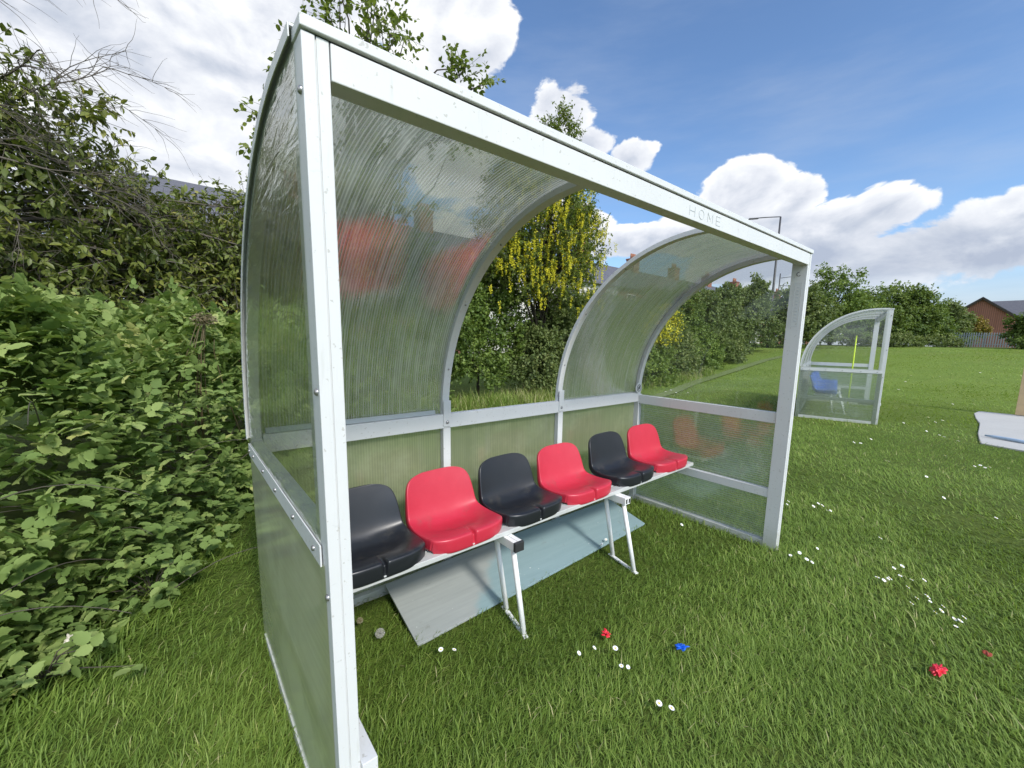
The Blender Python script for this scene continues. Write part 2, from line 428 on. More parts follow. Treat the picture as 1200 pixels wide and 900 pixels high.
# ================================================================== WORLD
def build_world():
    w = bpy.data.worlds.new('World'); scene.world = w; w.use_nodes = True
    w.node_tree.nodes.clear(); nt = NT(w.node_tree)
    out = nt.node('ShaderNodeOutputWorld'); bg = nt.node('ShaderNodeBackground')
    sky = nt.node('ShaderNodeTexSky', sky_type='NISHITA'); sky.sun_disc = False
    sky.sun_elevation = R_(SUN_EL); sky.sun_rotation = R_(SUN_AZ); sky.altitude = 50
    sky.air_density = 1.0; sky.dust_density = .6; sky.ozone_density = 2.2
    g = nt.node('ShaderNodeTexCoord').outputs['Generated']
    sp = nt.node('ShaderNodeSeparateXYZ'); nt.l.new(g, sp.inputs[0])
    az = nt.math('MULTIPLY', nt.math('ARCTAN2', sp.outputs[0], sp.outputs[1]), 180 / PI)
    el = nt.math('MULTIPLY', nt.math('ARCSINE', sp.outputs[2]), 180 / PI)
    # cumulus noise: finer towards the horizon
    wv = nt.mapping(g, (1, 1, 1.7))
    n1 = nt.noise(wv, 6.0, 10, .56, .25)
    n2 = nt.noise(nt.mapping(g, (1, 1, 1.7), (.0, .0, .042)), 6.0, 10, .56, .25)   # the same field seen a little higher
    big = nt.noise(g, 2.1, 4, .5)
    blobs = [(0, 30, 37, 40), (-34, 26, 40, 34), (33, 34, 6, 6), (29, 24, 9, 10),
             (44.5, 26, 5.2, 3.6), (48, 23, 4.0, 2.6), (53.2, 21.5, 3.6, 2.2), (47, 15, 6, 3.2), (55, 12.5, 7, 2.6),
             (66.5, 17.0, 4.6, 2.8), (71.5, 15.6, 3.6, 2.0), (63, 13, 8, 3.6), (74, 12.0, 9, 3.2), (79.5, 13.4, 3.6, 2.4), (88.5, 11.8, 4.6, 2.4), (84, 8.5, 14, 3.8), (70, 9, 12, 4), (100, 9, 14, 6),
             (150, 24, 40, 14), (-120, 26, 50, 16), (-70, 18, 26, 14)]
    m = None
    for a0, e0, ra, re in blobs:
        dx = nt.math('MULTIPLY_ADD', az, 1 / ra, -a0 / ra); dy = nt.math('MULTIPLY_ADD', el, 1 / re, -e0 / re)
        dd = nt.math('ADD', nt.math('MULTIPLY', dx, dx), nt.math('MULTIPLY', dy, dy))
        b = nt.math('SUBTRACT', 1., nt.math('SQRT', dd))
        m = b if m is None else nt.math('MAXIMUM', m, b)
    m = nt.math('MAXIMUM', m, -2.5)
    dens = nt.math('ADD', nt.math('MULTIPLY', m, .85), nt.math('MULTIPLY_ADD', n1, 2.1, -1.06))
    mask = nt.sstep(dens, .0, .13)
    # shading: lit where the density falls off upwards, grey in thick undersides
    relief = nt.math('SUBTRACT', n1, n2)
    edge = nt.sstep(dens, .0, .6, .28, -.06)
    lit = nt.math('ADD', nt.math('MULTIPLY_ADD', relief, 2.6, .66), edge)
    lit = nt.math('ADD', lit, nt.math('MULTIPLY_ADD', big, .7, -.35))
    lit = nt.math('ADD', lit, nt.sstep(el, 9.5, 16.5, -.44, .05), clamp=True)
    cc = nt.ramp(lit, [(0, (.48, .54, .67)), (.3, (.64, .69, .79)), (.6, (.84, .87, .94)), (.85, (1.0, 1.02, 1.05)), (1, (1.12, 1.13, 1.14))])
    # thin veil + haze low at the horizon
    veil = nt.math('MULTIPLY', nt.sstep(nt.noise(nt.mapping(g, (1, 1, 5), rot=(0, .5, 0)), 2.2, 6, .6), .42, .85, 0, .32), nt.sstep(el, 60, 10, .2, 1))
    low = nt.sstep(el, 10.5, 1.0, 0, .88)
    lowc = nt.mix(nt.sstep(nt.noise(nt.mapping(g, (1, 1, 6)), 3.5, 5, .55), .35, .7), (.46, .53, .66), (.66, .71, .80))
    skyc = nt.mix(1.0, sky.outputs[0], (SKY_K,) * 3, 'MULTIPLY')
    skyc = nt.mix(1.0, skyc, (.86, .98, 1.10), 'MULTIPLY')
    c = nt.mix(veil, skyc, (.60, .68, .82))
    c = nt.mix(low, c, lowc)
    c = nt.mix(nt.math('MULTIPLY', mask, nt.sstep(el, 3, 8, .35, .97)), c, cc)
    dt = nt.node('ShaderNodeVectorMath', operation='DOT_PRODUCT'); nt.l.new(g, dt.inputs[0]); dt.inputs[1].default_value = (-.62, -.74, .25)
    fill_gain = nt.sstep(dt.outputs['Value'], .1, .9, 1., 1.6)  # added brightening of the unseen sky behind the camera, fills shaded faces
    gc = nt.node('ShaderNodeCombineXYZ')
    for i in range(3): nt.l.new(fill_gain, gc.inputs[i])
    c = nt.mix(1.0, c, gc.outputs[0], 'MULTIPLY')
    c10 = nt.mix(1.0, c, (1 / .1,) * 3, 'MULTIPLY')
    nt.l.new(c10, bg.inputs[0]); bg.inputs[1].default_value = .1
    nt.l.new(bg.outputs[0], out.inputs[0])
SUN_EL, SUN_AZ = 41., 184.     # azimuth clockwise from +y
SKY_K = .18
build_world()
sl = bpy.data.lights.new('sun', 'SUN'); sl.energy = 3.6; sl.angle = R_(8.0); sl.color = (1, .96, .89)
so = bpy.data.objects.new('sun', sl); C.objects.link(so)
sd = Vector((math.sin(R_(SUN_AZ)) * math.cos(R_(SUN_EL)), math.cos(R_(SUN_AZ)) * math.cos(R_(SUN_EL)), math.sin(R_(SUN_EL))))
so.rotation_euler = (-sd).to_track_quat('-Z', 'Y').to_euler()

# ================================================================== CAMERA
cd = bpy.data.cameras.new('camera'); cam = bpy.data.objects.new('camera', cd); C.objects.link(cam); scene.camera = cam
yaw, pit, rol = .69159, -.14512, .01691
d = Vector((math.sin(yaw) * math.cos(pit), math.cos(yaw) * math.cos(pit), math.sin(pit)))
r = Vector((math.cos(yaw), -math.sin(yaw), 0)); u = r.cross(d)
c_, s_ = math.cos(rol), math.sin(rol)
r2 = c_ * r + s_ * u; u2 = -s_ * r + c_ * u
cam.matrix_world = Matrix(((r2.x, u2.x, -d.x, CAM[0]), (r2.y, u2.y, -d.y, CAM[1]), (r2.z, u2.z, -d.z, CAM[2]), (0, 0, 0, 1)))
cd.sensor_width = 36; cd.lens = 485.538 * 36 / 1200
cd.shift_x = -6.73 / 1200; cd.shift_y = 18.81 / 1200; cd.clip_start = .02; cd.clip_end = 1500

# ================================================================== GROUND
def build_ground():
    rad = [0] + list(np.geomspace(.4, 700, 80)); na = 120
    V = [(0, 0, 0)]; F = []
    for r in rad[1:]:
        for k in range(na):
            t = 2 * PI * k / na; x, y = r * math.cos(t), r * math.sin(t); V.append((x, y, float(gz(x, y))))
    for k in range(na): F.append((0, 1 + k, 1 + (k + 1) % na))
    for i in range(len(rad) - 2):
        a = 1 + i * na; b = a + na
        for k in range(na): F.append((a + k, b + k, b + (k + 1) % na, a + (k + 1) % na))
    me = bpy.data.meshes.new('ground'); me.from_pydata(V, [], F); me.polygons.foreach_set('use_smooth', np.ones(len(F), bool))
    m, nt = new_mat('mown_field'); p = pos(nt)
    a = nt.noise(p, .55, 5, .6); b = nt.noise(nt.mapping(p, (.25, 1.4, 1), rot=(0, 0, .25)), .8, 6, .65); c = nt.noise(p, 14, 5, .7)
    col = nt.mix(a, (.125, .185, .032), (.20, .275, .052))
    col = nt.mix(nt.sstep(b, .42, .7, 0, .6), col, (.185, .225, .055))
    col = nt.mix(nt.sstep(c, .45, .75, 0, .5), col, (.060, .095, .016))
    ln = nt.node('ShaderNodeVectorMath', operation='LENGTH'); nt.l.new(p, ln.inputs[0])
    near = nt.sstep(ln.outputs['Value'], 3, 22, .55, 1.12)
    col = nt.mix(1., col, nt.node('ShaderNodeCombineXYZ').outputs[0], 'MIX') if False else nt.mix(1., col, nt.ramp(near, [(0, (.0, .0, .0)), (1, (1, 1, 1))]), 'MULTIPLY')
    finish(nt, principled(nt, col, .9, nt.bump(nt.noise(p, 9, 6, .7), .8, .06), 0, .1))
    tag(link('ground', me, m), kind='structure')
build_ground()

BOARD = [(.53, .685), (2.49, .79), (2.53, 1.165), (.56, 1.14)]
SLAB = [(12.9, -.40), (12.0, -.47), (11.2, -.56), (10.6, -.58), (9.9, -.60), (9.3, -.64), (8.85, -.68), (8.5, -1.6), (8.4, -6.5), (13.3, -6.5), (13.4, -.45)]
def inpoly(x, y, poly):
    c = np.zeros(len(x), bool); n = len(poly)
    for i in range(n):
        x0, y0 = poly[i]; x1, y1 = poly[(i + 1) % n]
        k = ((y0 > y) != (y1 > y)) & (x < (x1 - x0) * (y - y0) / (y1 - y0 + 1e-12) + x0)
        c ^= k
    return c
def bramble_edge(x): return np.interp(x, [-4, -1.5, -.85, -.35, .08, .6, 2, 4.2], [.4, 1.05, 1.44, 1.87, 2.96, 3.8, 4.6, 5.6])
def build_grass():
    bl = [([(-.5, 0, 0), (.5, 0, 0), (-.42, .12 * b, .5), (.42, .12 * b, .5), (0, .5 * b, 1 - .12 * b)], [(0, 1, 3), (0, 3, 2), (2, 3, 4)]) for b in (.5, 1.1, 1.9)]
    one = ([(-.5, 0, 0), (.5, 0, 0), (0, .55, .85)], [(0, 1, 2)])
    parts = []
    az0, az1 = R_(-33), R_(112)
    for (ra, rb, dens, wd, ht, tm) in [(.25, 2.2, 12000, .0033, .052, 0), (2.2, 4.5, 6600, .0043, .052, 0), (4.5, 9, 2100, .0080, .055, 1), (9, 18, 560, .014, .055, 1), (18, 42, 110, .032, .05, 1)]:
        area = (az1 - az0) / 2 * (rb * rb - ra * ra); n = int(area * dens)
        rr = np.sqrt(rs.rand(n) * (rb * rb - ra * ra) + ra * ra); aa = az0 + rs.rand(n) * (az1 - az0)
        x = CAM[0] + rr * np.sin(aa); y = CAM[1] + rr * np.cos(aa)
        k = ~inpoly(x, y, [(.56, .715), (2.46, .815), (2.50, 1.13), (.60, 1.11)]) & ~inpoly(x, y, SLAB)
        edge = bramble_edge(x) - y
        k &= (edge > -.5) | (x > 4)
        k &= ~((y > 8.5) & (x > 4)) | (rs.rand(n) < .3)
        pf = np.sin(x * 3.3 + 2.1 * np.sin(y * 2.9)) * np.sin(y * 3.9 + 1.7 * np.sin(x * 4.3 + 1)) + .5 * np.sin(x * 11 + y * 4) * np.sin(y * 12.7 - x * 3)
        k &= rs.rand(n) < np.clip(1.05 + .55 * pf, .38, 1)
        x, y, edge = x[k], y[k], edge[k]; n = len(x)
        # clumpy height and a swirling lie of the blades
        f1 = np.sin(x * 2.1 + 1.3 * np.sin(y * 1.7)) * np.sin(y * 2.6 + 1.1 * np.sin(x * 1.9)); f2 = np.sin(x * 7.3 + 2 * np.sin(y * 5.1)) * np.sin(y * 8.1 + x * 3)
        h = ht * (.55 + .75 * rs.rand(n)) * (1 + .24 * f1 + .18 * f2) * (1 + .9 * np.exp(-((x - 1.62) ** 2 + (y + .30) ** 2) / .03))
        tall = np.clip(1 - edge / .5, 0, 1) * (x < 4) * (y > 1.0)
        h *= 1 + 1.7 * tall * rs.rand(n)
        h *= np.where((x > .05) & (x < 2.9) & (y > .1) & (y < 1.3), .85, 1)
        # longer tufts against the frame feet
        fr = (np.abs(x) < .07) & (y > 0) & (y < 1.3) | (np.abs(x - W) < .08) & (y > 0) & (y < 1.3) | (np.abs(y - D) < .08) & (x > 0) & (x < W)
        h *= np.where(fr, 1.35, 1)
        lie = 1.2 * np.sin(x * .9 + .5) + 1.4 * np.sin(y * .8 + x * .3) + rs.normal(0, .9, n)
        lean = np.clip(rs.normal(.55, .28, n), 0, 1.25)
        up = np.stack([np.sin(lie) * np.sin(lean), np.cos(lie) * np.sin(lean), np.cos(lean)], 1)
        fw = np.stack([np.sin(lie) * np.cos(lean), np.cos(lie) * np.cos(lean), -np.sin(lean)], 1)
        sd_ = np.cross(fw, up); Rm = np.stack([sd_, fw, up], 2)
        P = np.stack([x, y, gz(x, y)], 1)
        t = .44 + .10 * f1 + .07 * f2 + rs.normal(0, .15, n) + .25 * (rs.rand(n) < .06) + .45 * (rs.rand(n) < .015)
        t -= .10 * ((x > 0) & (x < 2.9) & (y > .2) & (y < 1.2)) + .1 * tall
        w = wd * (.6 + .8 * rs.rand(n)) * (1 + .5 * tall)
        S = np.stack([w, h, h], 1)
        if tm == 0:
            kk = rs.randint(0, 3, n)
            for j in range(3):
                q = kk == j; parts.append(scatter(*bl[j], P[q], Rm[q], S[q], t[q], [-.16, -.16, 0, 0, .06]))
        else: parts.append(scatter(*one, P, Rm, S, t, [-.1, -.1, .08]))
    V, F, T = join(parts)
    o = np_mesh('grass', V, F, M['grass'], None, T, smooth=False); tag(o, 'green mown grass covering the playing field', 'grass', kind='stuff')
build_grass()

def weeds():
    """tall dry grass and weeds along the foot of the hedge behind the shelter"""
    r = np.random.RandomState(3); n = 9000
    x = r.uniform(2.2, 17, n); b = np.interp(x, [2.2, 4, 7, 10, 17], [5.0, 5.9, 6.2, 6.3, 7.2]); y = b + r.normal(.25, .28, n)
    P = np.stack([x, y, gz(x, y)], 1); a = r.rand(n) * 6.28; le = np.clip(r.normal(.3, .2, n), 0, 1)
    up = np.stack([np.sin(a) * np.sin(le), np.cos(a) * np.sin(le), np.cos(le)], 1); fw = np.stack([np.sin(a) * np.cos(le), np.cos(a) * np.cos(le), -np.sin(le)], 1)
    h = r.uniform(.12, .42, n); S = np.stack([r.uniform(.006, .012, n), h, h], 1)
    one = ([(-.5, 0, 0), (.5, 0, 0), (-.4, .15, .55), (.4, .15, .55), (0, .45, 1)], [(0, 1, 3), (0, 3, 2), (2, 3, 4)])
    t = .55 + .16 * np.sin(x * 2.3) + r.normal(0, .18, n) + .45 * (r.rand(n) < .3)
    V, F, T = scatter(*one, P, np.stack([np.cross(fw, up), fw, up], 2), S, t)
    tag(np_mesh('tall_grass', V, F, M['grass'], None, T, smooth=False), 'uncut grass and weeds along the foot of the hedge', 'grass', kind='stuff')
weeds()

def path():
    mb = MB(); pts = [(5.5, 4.35), (8.5, 4.75), (10.5, 5.25), (13, 6.0), (18, 7.0), (25, 8.1), (36, 8.6)]
    w = .13; vs = []
    for i, (x, y) in enumerate(pts):
        a = Vector((*pts[min(i + 1, len(pts) - 1)], 0)) - Vector((*pts[max(i - 1, 0)], 0)); n = Vector((-a.y, a.x, 0)).normalized()
        for s in (-1, 1): px, py = x + n.x * w * s * (1 + i * .12), y + n.y * w * s * (1 + i * .12); vs.append((px, py, float(gz(px, py)) + .03))
    mb.add(vs, [(2 * i, 2 * i + 1, 2 * i + 3, 2 * i + 2) for i in range(len(pts) - 1)])
    m, nt = new_mat('worn_path'); p = pos(nt)
    c = nt.mix(nt.noise(p, 3, 6, .7), (.12, .16, .05), (.20, .24, .10)); finish(nt, principled(nt, c, .95, None, 0, .1))
    tag(mb.build('path', m), kind='structure')
path()

def slab():
    m, nt = new_mat('pale_concrete'); p = pos(nt)
    c = nt.mix(nt.noise(p, 1.5, 6, .65), (.38, .375, .35), (.52, .51, .48)); c = nt.mix(nt.sstep(nt.noise(p, 18, 5, .7), .55, .75, 0, .5), c, (.30, .30, .28))
    finish(nt, principled(nt, c, .85, nt.bump(nt.noise(p, 30, 4), .3, .01)))
    mb = MB(); n = len(SLAB)
    mb.add([(x, y, .022) for x, y in SLAB] + [(x, y, -.1) for x, y in SLAB], [tuple(range(n))] + [(i, n + i, n + (i + 1) % n, (i + 1) % n) for i in range(n)])
    tag(mb.build('concrete_slab', m, bevel=.01), kind='structure')
    # pale blue rope of paint on it
    mb = MB(); q = [(9.50, -.69), (9.47, -.80), (9.40, -.95), (9.33, -1.08), (9.30, -1.6)]
    mb.tube([(x, y, .05) for x, y in q], [.012, .022, .025, .025, .022], 8)
    tag(mb.build('plastic_pipe', plain('pale_blue_plastic', (.34, .45, .58), .4), smooth=True), 'pale blue plastic pipe lying across the concrete slab', 'pipe')
    wood = plain('new_timber', (.55, .40, .22), .7, .25, 6, 0, .2, 30)
    e = empty('timber_frame', 'light new timber frame standing on the far edge of the concrete slab', 'wooden frame', (13.3, -1.02, .035))
    mb = MB(); mb.box(-.06, .06, -.06, .06, 0, 1.5); mb.build('post', wood, e, .004)
    mb = MB(); mb.box(-.06, .06, -.06, .06, 0, 1.5); o = mb.build('post', wood, e, .004); o.location = (-.3, -2.4, 0)
    mb = MB(); mb.bar((-.01, -.065, .07), (-.29, -2.335, .07), .10, .12); mb.build('bottom_rail', wood, e, .004)
    mb = MB(); mb.bar((0, .1, 1.56), (-.31, -2.5, 1.56), .10, .115); mb.build('top_rail', wood, e, .004)
slab()

# ================================================================== SHELTER
def arc_profile(off=0., n=28, y_end=.05):
    pr = [(D + off, HM)]; nr = [(1, 0)]
    for i in range(1, n + 1):
        a = PI / 2 * i / n; pr.append((YC + (RC + off) * math.cos(a), HM + (RC + off) * math.sin(a))); nr.append((math.cos(a), math.sin(a)))
    pr.append((y_end, H + off)); nr.append((0, 1))
    return pr, nr

def bolt(mb, p, ax, r=.008):
    p = Vector(p); ax = Vector(ax).normalized(); a = ax.orthogonal().normalized(); b = ax.cross(a)
    n = 8; vs = []
    for (h, q) in ((0, 1.), (.35, 1.), (.7, .7)):
        for k in range(n): vs.append(p + ax * h * r + (a * math.cos(2 * PI * k / n) + b * math.sin(2 * PI * k / n)) * r * q)
    vs.append(p + ax * r * .85)
    mb.add(vs, [(i * n + k, i * n + (k + 1) % n, (i + 1) * n + (k + 1) % n, (i + 1) * n + k) for i in range(2) for k in range(n)] + [(2 * n + k, 2 * n + (k + 1) % n, 3 * n) for k in range(n)])

def one_bolt(p, ax, r, parent):
    mb = MB(); bolt(mb, p, ax, r); return mb.build('bolt', M['bolt'], parent, smooth=True)

def build_shelter(home=True, missing=True):
    label = 'near white-framed dugout shelter marked HOME on its beam, middle roof sheet missing' if home else 'far white-framed dugout shelter with clear curved roof and blue seats inside'
    e = empty('dugout_shelter', label, 'dugout shelter', (0, 0, 0), 0, 'white dugout shelters beside the pitch')
    wm = M['white']
    ends = ((0., 1), (W, -1))
    for x, s in ends:
        # front post: box section with two ribs on its face
        mb = MB(); a = x; mb.box(*sorted((a, a + s * .0245)), 0, .088, -.05, 1.976)
        mb.box(*sorted((a + s * .0265, a + s * .050)), .0015, .088, -.05, 1.976); mb.box(*sorted((a + s * .02, a + s * .03)), .004, .08, -.05, 1.974)
        post = mb.build('front_post', wm, e, .0018)
        mb = MB()
        for z in (.10, .83, 1.30, 1.88): one_bolt((a, .018, z), (-s, 0, 0), .008, post)
        mb = MB(); mb.box(*sorted((a, a + s * .045)), D - .048, D, -.05, HM); mb.build('rear_post', wm, e, .0018)
        # rails of the end wall, butted between the posts
        mb = MB(); mb.box(*sorted((a + s * .001, a + s * .042)), .090, D - .050, .885, .958); rail = mb.build('side_rail', wm, e, .0018)
        mb = MB(); mb.box(*sorted((a - s * .0065, a - s * .0025)), .045, D - .01, .893, .945); mb.build('side_strip', wm, rail, .001)
        for y in (.10, .32, .58, .82, 1.06, 1.17): one_bolt((a - s * .0065, y, .918), (-s, 0, 0), .0075, rail)
        mb = MB(); mb.box(*sorted((a + s * .010, a + s * .048)), .066 if s > 0 else .088, D - .052, .365, .425)
        lr = mb.build('lower_rail', wm, e, .0018)
        if s > 0:
            mb = MB(); mb.box(a + .050, a + .088, -.012, .30, .338, .378); mb.build('seat_rail_tube', wm, e, .0015)
        mb = MB(); mb.box(a + s * .016 if s > 0 else a - .042, a + s * .042 if s > 0 else a - .016, (.062 if s > 0 else .084), (.0655 if s > 0 else .0875), .375, .415)
        mb.build('tube_hole', M['dark_rubber_and_gap'], lr)
        mb = MB(); mb.box(*sorted((a - s * .006, a + s * .040)), .090, D - .050, -.04, .048); mb.build('base_rail', wm, e, .002)
        # curved edge: rib and outer trim strip
        pr, nr = arc_profile(-.0); mb = MB(); mb.band(pr, nr, *sorted((a + s * .001, a + s * .044)), -.034, -.006); mb.build('roof_rib', wm, e, .0015, smooth=False)
        pr, nr = arc_profile(0.); mb = MB(); mb.band(pr, nr, *sorted((a - s * .009, a + s * .022)), .004, .009); mb.band(pr, nr, *sorted((a - s * .011, a - s * .0085)), -.016, .009)
        mb.build('edge_trim', wm, e)
        # end sheets
        pr, nr = arc_profile(-.007, 28, .05); mb = MB()
        pts = [(y, z) for y, z in pr] + [(.05, .90)]; cpt = (.5, 1.3)
        # triangulated fan keeps the sheet flat
        mb.add([(a - s * .002, *cpt)] + [(a - s * .002, y, z) for y, z in pts] + [(a - s * .002, D - .007, .90)], [(0, i, i + 1) for i in range(1, len(pts) + 1)] + [(0, len(pts) + 1, 1)])
        mb.build('end_window', M['end_clear'] if (s > 0 and home) else M['right_clear'], e)
        mb = MB(); mb.add([(a - s * .0015, .03, .0), (a - s * .0015, D - .004, .0), (a - s * .0015, D - .004, .90), (a - s * .0015, .03, .90)], [(0, 1, 2, 3)])
        mb.build('lower_end_sheet', M['end_haze'] if (s > 0 and home) else M['right_low'], e)
    # front beam
    mb = MB(); mb.box(.0515, W - .0515, -.002, .052, 1.906, 1.973); beam = mb.build('front_beam', wm, e, .002)
    mb = MB(); mb.box(-.003, W + .003, -.007, .060, 1.979, 2.001); mb.build('beam_cap', wm, e, .002)
    mb = MB(); mb.box(.01, W - .01, .004, .05, 1.970, 1.982); mb.build('beam_shadow_gap', M['dark_rubber_and_gap'], e)  # dark strip stands for the shadow in the gap under the cap
    if home:
        z, h, w, t = 1.922, .036, .042, .0022
        strokes = {'H': [(0, 0, 0, 1), (1, 0, 1, 1), (0, .5, 1, .5)], 'M': [(0, 0, 0, 1), (0, 1, .5, .3), (.5, .3, 1, 1), (1, 0, 1, 1)],
                   'E': [(0, 0, 0, 1), (0, 0, .85, 0), (0, .5, .8, .5), (0, 1, .85, 1)],
                   'O': [(.5 + .5 * math.cos(k * PI / 7), .5 + .5 * math.sin(k * PI / 7), .5 + .5 * math.cos((k + 1) * PI / 7), .5 + .5 * math.sin((k + 1) * PI / 7)) for k in range(14)]}
        for i, ch in enumerate('HOME'):
            L = MB(); x = 1.405 + i * (w + .033)
            for ax, az, bx, bz in strokes[ch]: L.bar((x + ax * w, -.0028, z + az * h), (x + bx * w, -.0028, z + bz * h), t, .0008, (0, 1, 0))
            L.build('letter', M['letter'], beam)
    # back rail and posts
    mb = MB(); mb.box(.047, W - .047, D - .046, D - .004, .900, .982); br = mb.build('back_rail', wm, e, .002)
    mb = MB(); mb.box(.047, W - .047, D - .040, D - .006, -.04, .045); mb.build('back_base_rail', wm, e, .002)
    xs = (.945, 1.885)
    for x in xs:
        mb = MB(); mb.box(x, x + .048, D - .043, D - .006, .047, .898); mb.build('mullion', wm, e, .0018)
        mb = MB(); mb.box(x - .002, x + .046, D - .052, D - .0465, .910, 1.06); k = mb.build('rib_bracket', wm, e, .0015)
        one_bolt((x + .022, D - .052, .935), (0, -1, 0), .010, k)
        pr, nr = arc_profile(0.); mb = MB(); mb.band(pr[:], nr, x, x + .044, -.030, -.0045); rib = mb.build('roof_rib', wm, e, .0015)
        mb = MB()
        for i in (5, 12, 19):
            y, z = pr[i]; ny, nz = nr[i]; one_bolt((x + .022, y - ny * .030, z - nz * .030), (0, -ny, -nz), .006, rib)
    # roof sheets
    bays = [(.006, .962), (.972, 1.900), (1.910, W - .006)]
    for i, (x0, x1) in enumerate(bays):
        if missing and i == 1: continue
        pr, nr = arc_profile(-.001, 40, .045); pr = [(D - .001, .945)] + pr; mb = MB(); mb.strip(pr, x0, x1)
        o = mb.build('roof_sheet', M['roof_panel'] if home else M['right_clear'], e, smooth=True)
    for i, (x0, x1) in enumerate([(.006, .966), (.968, 1.908), (1.910, W - .006)]):
        mb = MB(); mb.add([(x0, D - .003, .02), (x1, D - .003, .02), (x1, D - .003, .94), (x0, D - .003, .94)], [(0, 1, 2, 3)])
        mb.build('back_sheet', M['back_haze'] if home else M['right_low'], e)
    # bottom lip of the roof sheet above the rail
    if home:
        mb = MB(); mb.box(.06, .90, D - .030, D - .020, .984, 1.008); mb.build('sheet_edge_strip', plain('grey_edge_strip', (.42, .45, .46), .4), e, .001)
        # round badge at the far rear corner
        mb = MB(); n = 20; c = Vector((W - .075, D - .060, 1.022)); vs = []
        for y in (c.y + .004, c.y - .004):
            for k in range(n): vs.append((c.x + .042 * math.cos(2 * PI * k / n), y, c.z + .042 * math.sin(2 * PI * k / n)))
        mb.add(vs, [tuple(range(n)), tuple(range(2 * n - 1, n - 1, -1))] + [(k, (k + 1) % n, n + (k + 1) % n, n + k) for k in range(n)])
        bd = mb.build('round_badge', wm, e, .001)
        mb = MB(); yy = c.y - .0052
        for k in range(n):
            a0, a1 = 2 * PI * k / n, 2 * PI * (k + 1) / n; mb.bar((c.x + .028 * math.cos(a0), yy, c.z + .028 * math.sin(a0)), (c.x + .028 * math.cos(a1), yy, c.z + .028 * math.sin(a1)), .005, .001, (0, 1, 0))
        for dz in (-.009, 0, .009): mb.bar((c.x - .013, yy, c.z + dz - .007), (c.x + .013, yy, c.z + dz + .009), .006, .001, (0, 1, 0))
        mb.build('badge_mark', M['dark_rubber_and_gap'], bd)
        # faint worn sticker on the far front post
        mb = MB(); xx = W - .0512
        for z in (1.53, 1.80): mb.bar((xx, .022, z), (xx, .060, z), .0015, .001, (1, 0, 0))
        for y in (.022, .060): mb.bar((xx, y, 1.53), (xx, y, 1.80), .0015, .001, (1, 0, 0))
        for k in range(11): mb.bar((xx, .034, 1.56 + k * .021), (xx, .048, 1.565 + k * .021), .005, .001, (1, 0, 0))
        mb.build('worn_sticker', M['letter'], e)
        mb = MB()
        for k in range(14):
            a0, a1 = -2.4 + k * .3, -2.1 + k * .3; rr = .012
            mb.bar((xx - .001, .045 + rr * math.cos(a0), 1.855 + rr * math.sin(a0)), (xx - .001, .045 + rr * math.cos(a1), 1.855 + rr * math.sin(a1)), .003, .002, (1, 0, 0))
        mb.build('cable_tie', M['dark_rubber_and_gap'], e)
    return e

